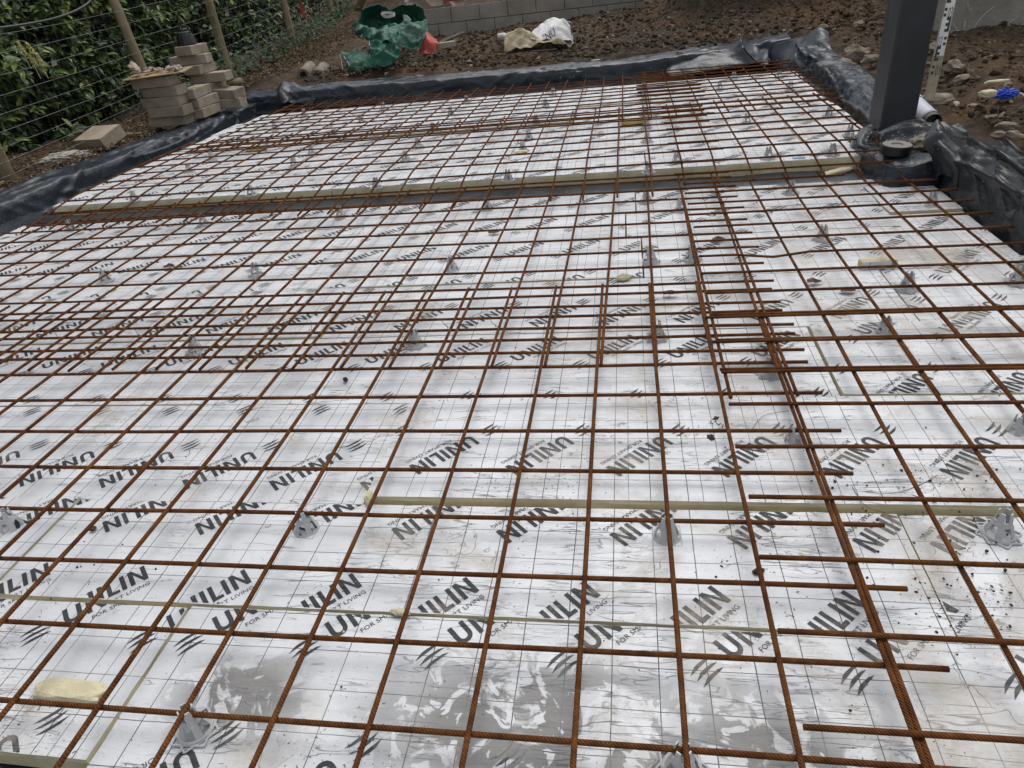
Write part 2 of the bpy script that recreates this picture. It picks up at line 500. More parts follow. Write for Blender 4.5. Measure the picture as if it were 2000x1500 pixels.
gx = axis([(-90, -12, 6), (-12, -5.4, .35), (-5.4, -3.2, .05), (-3.2, 3.0, .09), (3.0, 6.5, .045), (6.5, 12, .3), (12, 90, 6)])
gy = axis([(-60, -6, 6), (-6, 2.2, .5), (2.2, 8.3, .06), (8.3, 12.5, .05), (12.5, 20, .16), (20, 30, 1), (30, 130, 8)])
g = MB(); ny = len(gy)
g.v = [(x, y, ground_z(x, y)) for x in gx for y in gy]
g.f = [(i * ny + j, (i + 1) * ny + j, (i + 1) * ny + j + 1, i * ny + j + 1) for i in range(len(gx) - 1) for j in range(ny - 1)]
o = g.build('ground', M['soil'], smooth=True); tag(o, kind='structure')

r = MB(); r.grid(lambda u, v: (-16 + 9.0 * u, -5 + 60 * v, -.30), 4, 12)
tag(r.build('road', M['tarmac']), kind='structure')


# ---- loose stones, clods, litter (stuff nobody could count)
ICO = None


def ico():
    global ICO
    if ICO is None:
        bm = bmesh.new(); bmesh.ops.create_icosphere(bm, subdivisions=1, radius=1)
        ICO = ([v.co.copy() for v in bm.verts], [tuple(v.index for v in f.verts) for f in bm.faces]); bm.free()
    return ICO


def rock(mb, c, r, flat=.6, seed=None):
    vs, fs = ico()
    rot = Euler((random.uniform(-.5, .5), random.uniform(-.5, .5), random.uniform(0, 6.28))).to_matrix()
    sc = Vector((random.uniform(.7, 1.4), random.uniform(.6, 1.1), flat * random.uniform(.7, 1.2)))
    c = Vector(c)
    mb.add([c + rot @ Vector((v.x * sc.x, v.y * sc.y, v.z * sc.z)) * r * random.uniform(.72, 1.2) for v in vs], fs)


def scatter(n, xr, yr, rmin, rmax, mb, p=3.0, keep=None, flat=.6, sink=.25):
    for _ in range(n):
        x, y = random.uniform(*xr), random.uniform(*yr)
        if in_pit(x - .16, y) or in_pit(x + .16, y) or in_pit(x, y - .03): continue
        if keep and not keep(x, y): continue
        r = rmin + (rmax - rmin) * random.random() ** p
        rock(mb, (x, y, gz(x, y) + r * flat * (1 - 2 * sink) * .5), r, flat)


mb = MB()
scatter(5200, (3.3, 6.6), (2.0, 9.0), .005, .036, mb, 4.5)
scatter(6200, (-3.2, 6.8), (8.66, 12.2), .006, .034, mb, 4.5, keep=lambda x, y: x > -3.2 + .2 * (y - 8.6))
scatter(1200, (-4.8, -3.7), (3.5, 9.2), .006, .03, mb, 3.5)
tag(mb.build('rubble', M['stone']), 'small loose stones strewn over the bare soil round the slab', 'rubble', kind='stuff')
mb = MB()
scatter(5200, (3.4, 6.6), (2.0, 9.0), .005, .036, mb, 4.0, flat=.8)
scatter(13000, (-3.2, 7.0), (8.66, 12.2), .006, .042, mb, 4.2, flat=.8, keep=lambda x, y: x > -3.0 + .25 * (y - 8.6))
tag(mb.build('soil_clods', M['soil']), 'dark crumbly clods of dug soil behind and beside the slab', 'soil', kind='stuff')


def leafquad(mb, c, n, d, L, W, fold=.25):
    """one folded leaf: centre c, normal n, direction d"""
    n = n.normalized(); d = (d - n * d.dot(n)).normalized(); s = n.cross(d)
    b = c - d * L * .5; t = c + d * L * .5 - n * L * .12
    m1, m2 = c - d * L * .12, c + d * L * .2
    vs = [b, m1 + s * W * .5 + n * W * fold, m2 + s * W * .42 + n * W * fold, t, m2 - s * W * .42 + n * W * fold, m1 - s * W * .5 + n * W * fold, m1, m2]
    mb.add(vs, [(0, 1, 6), (1, 2, 7, 6), (2, 3, 7), (0, 6, 5), (6, 7, 4, 5), (7, 3, 4)])


def rv(): return Vector((random.uniform(-1, 1), random.uniform(-1, 1), random.uniform(-1, 1)))


mb = MB()
for _ in range(15000):
    y = random.uniform(3.4, 14.5) if random.random() < .5 else random.uniform(8.4, 13.5)
    x = random.uniform(-4.95, -3.68) + max(0, y - 8.6) * random.uniform(0, .42)
    if in_pit(x - .2, y) or in_pit(x, y - .3): continue
    if y > 8.6 and x > -3.4 + (y - 8.6) * .12 and random.random() < .85: continue
    c = Vector((x, y, gz(x, y) + .008 + .02 * random.random()))
    leafquad(mb, c, Vector((0, 0, 1)) + rv() * .6, rv(), random.uniform(.02, .06), random.uniform(.005, .022))
tag(mb.build('leaf_litter', M['litter']), 'dry brown leaf litter and straw along the foot of the fence', 'leaf litter', kind='stuff')

# ================================================================= polythene floor and kerbs
def floor_z(x, y):
    up = (ZG - ZD) * sstep(3.45, 3.70, y) * (1 - sstep(4.0, 4.2, y))
    return ZD + up + (.006 + .006 * (up > .01)) * fbm(Vector((x * 3, y * 3, .3)), 3)


mb = MB(); mb.grid(lambda u, v: (lambda x, y: (x, y, floor_z(x, y)))(-3.5 + 6.78 * u, -1.6 + 10.2 * v), 110, 240)
tag(mb.build('polythene_floor', M['dpm'], smooth=True), 'black polythene membrane laid flat under the insulation boards', 'membrane')


def catmull(pts, n):
    pts = [Vector(p) for p in pts]; P_ = [pts[0]] + pts + [pts[-1]]; out = []
    for i in range(1, len(P_) - 2):
        for k in range(n):
            t = k / n; a, b, c, d = P_[i - 1], P_[i], P_[i + 1], P_[i + 2]
            out.append(.5 * ((2 * b) + (-a + c) * t + (2 * a - 5 * b + 4 * c - d) * t * t + (-a + 3 * b - 3 * c + d) * t ** 3))
    out.append(pts[-1]); return out


def kerb(name, path, outward, prof, label, amp=.02, fold=.02, seed=0, step=.03, lean=1.0, mat='dpm'):
    """polythene draped over a low upstand: profile (out, z) swept along path with creases"""
    L = [0]
    for a, b in zip(path[:-1], path[1:]): L.append(L[-1] + (Vector(b) - Vector(a)).length)
    ns = int(L[-1] / step); pr = catmull([(p[0], p[1], 0) for p in prof], 6); npf = len(pr)
    plen = [0]
    for a, b in zip(pr[:-1], pr[1:]): plen.append(plen[-1] + (b - a).length)
    vs = []
    for i in range(ns + 1):
        s = L[-1] * i / ns; k = 0
        while k < len(L) - 2 and s > L[k + 1]: k += 1
        t = (s - L[k]) / (L[k + 1] - L[k])
        A, B = Vector(path[k]), Vector(path[k + 1]); c = A.lerp(B, t)
        o_ = Vector(outward[k]).lerp(Vector(outward[k + 1]), t).normalized()
        hz = 1 + .12 * noise.noise(Vector((s * .9, seed, 0)))
        for j, q in enumerate(pr):
            e = plen[j] / plen[-1]
            base = c + o_ * q.x + Vector((0, 0, q.y * (hz if q.y > -.1 else 1) + c.z))
            kk = math.sin(PI * min(1, max(0, e))) ** .5
            w_ = plen[j]
            d = amp * 1.5 * noise.noise(Vector((s * 1.1, w_ * 2.0, seed)))
            d += amp * .5 * fbm(Vector((s * 5, w_ * 8, seed + 2)), 2)
            # creases: long ones along the run, slanting ones across it
            f1 = ridge(Vector((s * .7 + seed, w_ * 5.5 + .5 * noise.noise(Vector((s * .8, seed, 0))), seed + 5)))
            d += fold * .8 * max(0, f1 - .70) / .30
            f2 = ridge(Vector((s * 1.9 * lean - w_ * 2.4, s * .35 + w_ * .5, seed + 9)))
            d += fold * max(0, f2 - .74) / .26 * (.3 + max(0, noise.noise(Vector((s * .6, w_ * 2, seed + 21))) * 2))
            f3 = ridge(Vector((s * 3.1 * lean + w_ * 4.5, w_ * 1.2, seed + 3)))
            d += fold * .5 * max(0, f3 - .78) / .22
            nrm = (-o_ * .75 + Vector((0, 0, .75)))
            vs.append(base + nrm * d * kk)
    mb = MB()
    fs = [(i * npf + j, i * npf + j + 1, (i + 1) * npf + j + 1, (i + 1) * npf + j) for i in range(ns) for j in range(npf - 1)]
    mb.add(vs, fs)
    o = mb.build(name, M[mat], smooth=True)
    tag(o, label, 'membrane', 'polythene draped over the slab upstands')
    return o


KP = [(-.12, ZD + .010), (-.04, ZD + .018), (-.012, -.085), (.0, -.02), (.012, .035), (.04, .062), (.14, .070), (.30, .064), (.40, .045), (.45, -.03), (.47, -.2)]
kerb('polythene_upstand', [(-3.36, 1.6, 0), (-3.34, 4.5, .0), (-3.33, 6.0, -.012), (-3.36, 8.0, -.03), (-3.38, 8.75, 0)], [(-1, 0, 0)] * 5, KP,
     'creased black polythene upstand along the left side below the fence', .016, .030, 1)
KB = [(-.10, ZD + .010), (-.03, ZD + .018), (-.012, -.08), (.0, .0), (.01, .06), (.035, .092), (.12, .104), (.30, .112), (.42, .09), (.46, -.08)]
kerb('polythene_upstand', [(-3.62, 8.20, 0.0), (-2.4, 8.18, .01), (0, 8.20, .0), (1.4, 8.24, .0), (2.4, 8.38, .02), (3.2, 8.46, .05)], [(0, 1, 0)] * 6, KB,
     'glossy black polythene upstand along the far end in front of the soil', .012, .022, 2)
KR = [(-.10, ZD + .010), (-.03, ZD + .018), (-.0, -.08), (.02, -.01), (.05, .06), (.10, .10), (.2, .115), (.32, .09), (.42, .03), (.48, -.1)]
kerb('polythene_upstand', [(3.14, 8.62, .02), (3.18, 7.4, .0), (3.17, 6.2, -.01), (3.10, 5.4, -.03), (3.08, 4.55, -.03)], [(1, 0, 0)] * 5, KR,
     'dusty rounded polythene upstand running from far right corner to the column', .016, .034, 3, lean=2.2)
KN = [(-.08, ZD + .010), (-.03, ZD + .018), (-.01, -.08), (.01, .0), (.03, .09), (.06, .145), (.13, .16), (.24, .155), (.31, .11), (.36, -.06)]
kerb('polythene_upstand', [(3.07, 3.40, .0), (3.05, 3.1, .0), (3.07, 2.6, -.01), (3.12, 1.8, -.02), (3.2, .2, -.02)], [(1, 0, 0)] * 5, KN,
     'matt black polythene upstand at right edge nearest the column', .022, .062, 4, mat='dpm_dark')


def patch(mb, rows, nu=14, nv=14, amp=.012, freq=7, seed=0):
    """smooth sheet through a grid of points, with creases"""
    R_ = [catmull(r_, nv) for r_ in rows]
    cols = [catmull([R_[i][j] for i in range(len(R_))], nu) for j in range(len(R_[0]))]
    n, m = len(cols[0]), len(cols); vs = []
    for i in range(n):
        for j in range(m):
            p = cols[j][i]
            q_ = p + Vector((.1, .05, .1)) * noise.noise(p * 3 + Vector((seed, 0, 0)))
            d = amp * (.6 * fbm(p * freq + Vector((seed, 0, 0)), 3) + 3.0 * max(0, ridge(q_ * freq * .45 + Vector((0, seed, 0))) - .55) + 2.0 * max(0, ridge(q_ * freq * .8 + Vector((0, 0, seed))) - .62))
            vs.append(p + Vector((.3 * d, -.6 * d, .8 * d)))
    mb.add(vs, [(i * m + j, i * m + j + 1, (i + 1) * m + j + 1, (i + 1) * m + j) for i in range(n - 1) for j in range(m - 1)])


# far right corner: folded ears of sheet standing up
mb = MB()
patch(mb, [[PY(1300, 128, 8.36), PY(1360, 113, 8.36), PY(1420, 96, 8.38), PY(1447, 70, 8.40)],
           [PY(1300, 143, 8.20), PY(1360, 130, 8.20), PY(1425, 116, 8.22), PY(1452, 98, 8.26)],
           [PY(1310, 150, 8.12), PY(1370, 142, 8.12), PY(1440, 130, 8.14), PY(1478, 124, 8.22)]], 10, 10, .012, 5, 3)
patch(mb, [[PY(1448, 72, 8.41), PY(1470, 86, 8.47), PY(1495, 88, 8.49), PY(1502, 92, 8.47)],
           [PY(1454, 96, 8.33), PY(1472, 100, 8.35), PY(1490, 104, 8.37), PY(1500, 106, 8.37)],
           [PY(1480, 124, 8.23), PY(1485, 126, 8.23), PY(1492, 128, 8.23), PY(1500, 130, 8.23)]], 8, 8, .01, 6, 5)
tag(mb.build('polythene_flap', M['dpm'], smooth=True, solid=.003), 'pointed ear of black polythene standing up on the far upstand, left of the corner', 'membrane')
mb = MB()
patch(mb, [[PY(1503, 92, 8.5), PY(1530, 82, 8.4), PY(1568, 72, 8.3), PY(1600, 53, 8.2), PY(1617, 60, 8.15)],
           [PY(1503, 112, 8.42), PY(1528, 106, 8.3), PY(1565, 92, 8.15), PY(1598, 78, 8.02), PY(1622, 97, 7.9)],
           [PY(1506, 132, 8.38), PY(1525, 128, 8.15), PY(1550, 116, 8.0), PY(1580, 106, 7.95), PY(1624, 106, 7.85)],
           [PY(1510, 142, 8.34), PY(1526, 146, 8.05), PY(1550, 142, 7.9), PY(1568, 142, 7.85), PY(1580, 134, 7.85)]], 9, 9, .014, 5, 8)
tag(mb.build('polythene_flap', M['dpm'], smooth=True, solid=.003), 'twisted black polythene fold rising at the far right corner', 'membrane')
# far left corner
mb = MB()
patch(mb, [[PY(537, 182, 8.40), PY(550, 164, 8.44), PY(572, 164, 8.46), PY(600, 171, 8.44), PY(640, 166, 8.42)],
           [PY(536, 196, 8.24), PY(549, 178, 8.20), PY(566, 176, 8.24), PY(590, 178, 8.24), PY(625, 176, 8.24)],
           [PY(547, 212, 8.14), PY(556, 204, 8.08), PY(566, 204, 8.14), PY(584, 206, 8.14), PY(612, 206, 8.14)]], 9, 8, .02, 6, 11)
tag(mb.build('polythene_flap', M['dpm'], smooth=True, solid=.003), 'bunched black polythene pleats in the far left corner', 'membrane')

# ---- wrapped footing round the column
mb = MB()


def foot(u, v):
    a = 2 * PI * u
    # rounded rectangle plan
    cx, cy, hx, hy = 2.935, 3.86, .175, .40
    c_, s_ = math.cos(a), math.sin(a); e = .38
    px = cx + hx * (abs(c_) ** e) * (1 if c_ > 0 else -1); py = cy + hy * (abs(s_) ** e) * (1 if s_ > 0 else -1)
    if v < .6:
        z = ZD + .004 + (.165) * (v / .6); k = 1 + .06 * (1 - v / .6)
    else:
        t = (v - .6) / .4; z = ZD + .169 + .022 * math.sin(t * PI / 2); k = 1 - t
    x_, y_ = cx + (px - cx) * k, cy + (py - cy) * k
    p = Vector((x_, y_, z))
    d = .022 * fbm(p * 5 + Vector((3, 1, 2)), 4) + .03 * max(0, ridge(p * 4 + Vector((9, 0, 0))) - .55)
    n = Vector(((px - cx) / hx, (py - cy) / hy, .4 if v < .6 else 2)).normalized()
    return p + n * d


mb.grid(foot, 110, 44)
tag(mb.build('polythene_wrap', M['dpm'], smooth=True), 'crumpled black polythene wrapped round the foot of the steel column', 'membrane')
mb = MB()   # loose folds right of the column
patch(mb, [[PY(1799, 276, 3.50), PY(1814, 254, 3.56), PY(1832, 234, 3.58), PY(1850, 262, 3.62), PY(1884, 280, 3.60), PY(1935, 292, 3.6)],
           [PY(1800, 290, 3.46), PY(1815, 280, 3.46), PY(1836, 270, 3.44), PY(1862, 284, 3.46), PY(1896, 298, 3.42), PY(1945, 316, 3.30)],
           [PY(1812, 306, 3.44), PY(1824, 308, 3.40), PY(1842, 306, 3.34), PY(1868, 312, 3.30), PY(1900, 330, 3.26), PY(1950, 360, 3.14)],
           [PY(1824, 352, 3.40), PY(1832, 346, 3.36), PY(1846, 350, 3.30), PY(1868, 366, 3.20), PY(1900, 392, 3.2), PY(1950, 430, 2.93)]], 10, 10, .016, 6, 2)
tag(mb.build('polythene_flap', M['dpm_dark'], smooth=True, solid=.003), 'peaked tent-like fold of black polythene right of the tape roll', 'membrane')
mb = MB()
patch(mb, [[PY(1712, 262, 3.99), PY(1745, 244, 3.96), PY(1778, 236, 3.94), PY(1812, 241, 3.92), PY(1850, 243, 3.92), PY(1883, 243, 3.92)],
           [PY(1712, 276, 3.94), PY(1745, 262, 3.92), PY(1776, 258, 3.88), PY(1810, 262, 3.86), PY(1845, 258, 3.84), PY(1884, 268, 3.86)],
           [PY(1712, 290, 3.92), PY(1745, 280, 3.86), PY(1780, 278, 3.82), PY(1810, 278, 3.80), PY(1850, 276, 3.80), PY(1886, 274, 3.82)]], 8, 8, .02, 6, 6)
tag(mb.build('polythene_flap', M['dpm_dark'], smooth=True, solid=.003), 'upright black polythene sheet behind the tape roll and in front of the pipe', 'membrane')
mb = MB()
patch(mb, [[PY(1682, 252, 4.1), PY(1694, 246, 4.12), PY(1706, 244, 4.14)],
           [PY(1672, 266, 4.0), PY(1686, 262, 3.98), PY(1704, 258, 4.0)],
           [PY(1668, 286, 3.92), PY(1680, 284, 3.88), PY(1694, 274, 3.92)],
           [PY(1676, 290, 3.9), PY(1690, 302, 3.84), PY(1700, 300, 3.82)]], 8, 8, .012, 8, 7)
tag(mb.build('polythene_flap', M['dpm'], smooth=True, solid=.003), 'small curled flap of black polythene left of the column foot', 'membrane')
# ================================================================= insulation boards
# lettering: convex pieces in a frame whose origin is the foot of the first letter
H = .060
def bar(x0, x1, y0, y1): return [(x0, y0), (x1, y0), (x1, y1), (x0, y1)]


def arc_u(x0, x1, w, h, n=7):
    out = [bar(x0, x0 + w, .022, h), bar(x1 - w, x1, .022, h)]
    cx = (x0 + x1) / 2; ro = (x1 - x0) / 2; ri = ro - w
    for k in range(n):
        a0, a1 = PI + PI * k / n, PI + PI * (k + 1) / n
        out.append([(cx + ro * math.cos(a0), .022 + .022 * math.sin(a0)), (cx + ro * math.cos(a1), .022 + .022 * math.sin(a1)),
                    (cx + ri * math.cos(a1), .022 + .0105 * math.sin(a1)), (cx + ri * math.cos(a0), .022 + .0105 * math.sin(a0))])
    return out


def let_n(x0, x1, w):
    return [bar(x0, x0 + w, 0, H), bar(x1 - w, x1, 0, H), [(x0 + w, H), (x0 + w, H - .018), (x1 - w, 0), (x1 - w, .018)]]


WORD = arc_u(0, .043, .0118, H) + let_n(.053, .0975, .0118) + [bar(.107, .1188, 0, H)] + [bar(.128, .1398, 0, H), bar(.1398, .157, 0, .0115)] + \
       [bar(.163, .1748, 0, H)] + let_n(.184, .2285, .0118)
MARK = []
for yb in (.037, .0195, .002):
    MARK += [[(-.100, yb - .001), (-.072, yb + .0005), (-.066, yb + .0095), (-.078, yb + .0085)],
             [(-.072, yb + .0005), (-.030, yb + .003), (-.044, yb + .0085), (-.066, yb + .0095)]]


def font_polys(body, size, width=None, x0=0, y0=0, align='LEFT'):
    c = bpy.data.curves.new('lettering_source', 'FONT'); c.body = body; c.size = size; c.resolution_u = 2
    o = bpy.data.objects.new('lettering_source', c); COL.objects.link(o)
    me = bpy.data.meshes.new_from_object(o.evaluated_get(bpy.context.evaluated_depsgraph_get()))
    polys = [[(me.vertices[i].co.x, me.vertices[i].co.y) for i in p.vertices] for p in me.polygons]
    bpy.data.objects.remove(o); bpy.data.curves.remove(c); bpy.data.meshes.remove(me)
    xs = [x for p in polys for x, y in p]; a, b = min(xs), max(xs)
    k = (width / (b - a)) if width else 1
    return [[(x0 + (x - a) * k, y0 + y) for x, y in p] for p in polys]


TAG = font_polys('FOR SMART LIVING', .0185, .166, .060, -.0265)
SQ = math.sqrt(.5)


def clip(poly, x0, x1, y0, y1):
    for ax, lim, sg in ((0, x0, 1), (0, x1, -1), (1, y0, 1), (1, y1, -1)):
        out = []; n = len(poly)
        for i in range(n):
            a, b = poly[i], poly[(i + 1) % n]; da, db = sg * (a[ax] - lim), sg * (b[ax] - lim)
            if da >= 0: out.append(a)
            if (da >= 0) != (db >= 0):
                t = da / (da - db); out.append((a[0] + (b[0] - a[0]) * t, a[1] + (b[1] - a[1]) * t))
        poly = out
        if len(poly) < 3: return None
    return poly


def lettering(mb, rect, ox, oy, mirror, small, rowgap=.8, z=.0012, dxi=.18):
    """fill rect (local board axes) with the repeating print; (ox, oy) = one upright mark"""
    x0, x1, y0, y1 = rect
    for up in (1, 0):
        m0 = math.floor((y0 - oy) / rowgap) - 1
        for m in range(m0, m0 + int((y1 - y0) / rowgap) + 4):
            cy = oy + m * rowgap + (0 if up else -.21)
            if cy < y0 - .3 or cy > y1 + .3: continue
            k0 = math.floor((x0 - ox) / .3) - 2
            for k in range(k0, k0 + int((x1 - x0) / .3) + 5):
                cx = ox + k * .3 + (0 if up else dxi) + .004 * random.uniform(-1, 1)
                polys = WORD + MARK + (TAG if small else [])
                sg = 1 if up else -1
                ca, sa = SQ * sg, SQ * sg
                bx, by = cx - (ca * -.065 - sa * .021), cy - (sa * -.065 + ca * .021)
                if mirror: pass
                for p in polys:
                    q = [(bx + ca * x - sa * y, by + sa * x + ca * y) for x, y in p]
                    q = clip(q, x0 + .002, x1 - .002, y0 + .002, y1 - .002)
                    if q: mb.add([(a, b, z) for a, b in q], [tuple(range(len(q)))])


BOARDS = []


def board(x0, x1, y0, y1, zt, label, print_at=None, small=True, tilt=(0, 0), thick=None, turn=0, dxi=.18, notch=None):
    """a foil faced foam board; print_at = world xy of one upright printed mark"""
    cx, cy = (x0 + x1) / 2, (y0 + y1) / 2
    zb = ZD + .008 if thick is None else zt - thick
    t = empty('insulation_board', (cx, cy, zt)); t.rotation_euler = (tilt[0], tilt[1], turn)
    hx, hy = (x1 - x0) / 2, (y1 - y0) / 2
    # foam with a slightly ragged cut edge
    mb = MB(); h = zt - zb
    n = max(6, int((x1 - x0) / .06)); m = max(4, int((y1 - y0) / .06))
    ring = [(-hx + 2 * hx * i / n, -hy) for i in range(n)] + [(hx, -hy + 2 * hy * i / m) for i in range(m)] + \
           [(hx - 2 * hx * i / n, hy) for i in range(n)] + [(-hx, hy - 2 * hy * i / m) for i in range(m)]
    vs = []
    lv = [-.001, -.012, -h * .5, -h]
    for li, z in enumerate(lv):
        for (a, b) in ring:
            j = .0035 * noise.noise(Vector((a * 9 + cx * 3, b * 9 + cy * 3, li * 2.0)))
            ins = .003 if li == 0 else .0
            vs.append((a * (1 - (ins - j) / hx), b * (1 - (ins - j) / hy), z))
    k = len(ring)
    fs = [(l * k + i, (l + 1) * k + i, (l + 1) * k + (i + 1) % k, l * k + (i + 1) % k) for l in range(3) for i in range(k)]
    fs.append(tuple(range(k))); fs.append(tuple(3 * k + i for i in range(k))[::-1])
    mb.add(vs, fs); mb.build('foam_core', M['foam'], t)
    mb = MB()
    nx, ny_ = max(4, int((x1 - x0) / .05)), max(4, int((y1 - y0) / .05))
    mb.grid(lambda u, v: (-hx + 2 * hx * u + (.0025 * noise.noise(Vector((v * hy * 40, cx, 1))) if u in (0, 1) else 0),
                          -hy + 2 * hy * v + (.003 * noise.noise(Vector((u * hx * 40, cy, 2))) if v in (0, 1) else 0), 0.0003), nx, ny_)
    nf = len(mb.f)
    if print_at: lettering(mb, (-hx, hx, -hy, hy), print_at[0] - cx, print_at[1] - cy, False, small, dxi=dxi)
    o = mb.build('foil_facing', M['foil'], t); o.data.materials.append(M['ink'])
    o.data.polygons.foreach_set('material_index', [0] * nf + [1] * (len(mb.f) - nf)); o.data.update()
    tag(t, label, 'insulation board', 'foil faced insulation boards')
    return t


f2 = board(.205, 2.62, -.90, .317, ZB, 'stained foil board at the front centre with a worn grey patch', (.56, .208), dxi=.21)
f1 = board(-2.2, .198, -.075, .317, ZB + .004, 'foil board at bottom left with a broken cream offcut lying on it', (.14, .212), dxi=.22, turn=math.radians(-.4))
board(-2.83, -.405, .322, .703, ZB + .010, 'foil board at the left edge in the second strip from the front', (-.187, .205), dxi=.16)
board(-.40, 1.985, .322, .703, ZB + .006, 'long foil board in the second strip from the front, under two near spacers', (.113, .205), dxi=.16)
board(1.992, 3.02, .300, .703, ZB + .001, 'short foil board at right edge of the second strip from the front', (2.095, .205), dxi=.16)
board(-1.88, .533, .709, 1.246, ZB, 'flat foil board left of the raised step in the third strip', (-.389, 1.208), dxi=.2)
board(.540, 2.95, .722, 1.243, ZB + .020, 'raised foil board with a long cream foam edge facing forward', (.65, 1.268), tilt=(math.radians(-.25), 0), dxi=.21)
board(-1.9, -.28, 1.250, 1.765, ZB + .003, 'foil board at left under the near lap of the steel mesh', (-.97, 1.505), dxi=.2)
board(-.274, 1.99, 1.250, 1.765, ZB, 'foil board in the middle of the mesh lap, with upright print', (.23, 1.505), dxi=.2)
board(1.998, 3.03, 1.268, 1.772, ZB + .010, 'small raised foil board at right with a cut foam rim on its left side', (2.12, 1.64), dxi=.2)
board(-2.35, -.02, 1.772, 2.295, ZB + .008, 'foil board on the left just beyond the near mesh lap', (-.85, 2.27), dxi=.16)
board(-.012, 2.40, 1.772, 2.295, ZB, 'foil board beyond the near lap, with a brown foam crumb on it', (.35, 2.27), dxi=.16)
board(2.41, 3.04, 1.78, 2.40, ZB - .004, 'foil offcut board at right edge beside the near upstand', (2.6, 2.2), dxi=.16)
board(-2.75, -.35, 2.302, 2.845, ZB, 'foil board at left between two plain seams, mid field', (-1.05, 2.60), small=False)
board(-.342, 1.38, 2.302, 2.815, ZB + .006, 'foil board at mid field centre under a pair of spacers', (.05, 2.60), small=False)
board(1.388, 2.62, 2.302, 2.83, ZB, 'foil board at mid right with a foil topped offcut on it', (1.55, 2.49), small=False, dxi=.1)
board(2.63, 3.02, 2.41, 3.02, ZB - .008, 'narrow foil board at right below the black upstand', (2.72, 2.75), small=False)
board(-3.0, -.30, 2.852, 3.235, ZB, 'foil strip at left, second back from the dark gap', (-.55, 3.06), small=False)
board(-.292, 1.30, 2.822, 3.235, ZB + .002, 'bluish foil strip at centre, second back from the dark gap', (.09, 3.0), small=False)
board(1.308, 2.66, 2.838, 3.235, ZB, 'foil strip right of centre, second back from the dark gap', (1.42, 3.08), small=False)
board(2.668, 3.02, 3.03, 3.50, ZB + .006, 'short foil piece by the column with its pale edge showing', (2.75, 3.2), small=False)
board(-3.1, -.66, 3.242, 3.685, ZB, 'foil board on the left along the near side of the dark gap', (-.93, 3.42), small=False)
board(-.652, 1.36, 3.242, 3.665, ZB + .003, 'foil board at centre along the near side of the dark gap', (-.22, 3.42), small=False)
board(1.368, 2.76, 3.242, 3.645, ZB, 'foil board on the right along the near side of the dark gap, flecked blue', (1.47, 3.44), small=False)
# beyond the gap, raised
FY = [3.90, 4.42, 5.02, 5.60, 6.28, 6.86, 7.36]
FX = [[-3.0, -.75, 1.44, 2.78], [-3.02, -1.35, .45, 2.5, 2.98], [-3.0, -.2, 1.9, 3.0], [-2.95, -1.6, .85, 2.99], [-2.98, -.5, 1.55, 3.02], [-2.9, -1.1, .9, 3.04]]
ROWN = ['nearest row beyond the gap', 'second row beyond the gap', 'third row beyond the gap', 'fourth row beyond the gap', 'fifth row beyond the gap', 'last row under the far upstand']
for i, xs in enumerate(FX):
    nb = len(xs) - 1
    for k in range(nb):
        where = ['left', 'middle', 'right'][k] if nb == 3 else ['leftmost', 'left of centre', 'right of centre', 'rightmost'][k]
        board(xs[k] + .004, xs[k + 1] - .004, FY[i] + .006, FY[i + 1] - .006, ZF + random.uniform(-.008, .006) * (i > 0), 'far foil board, %s one of the %s' % (where, ROWN[i]),
              (xs[k] + random.uniform(.1, .4), FY[i] + random.uniform(.1, .5)), small=False, dxi=random.choice((.16, .2, .1)))

# ================================================================= steel mesh
BR_ = .0060


def zoff(y): return .074 * sstep(3.22, 3.98, y)


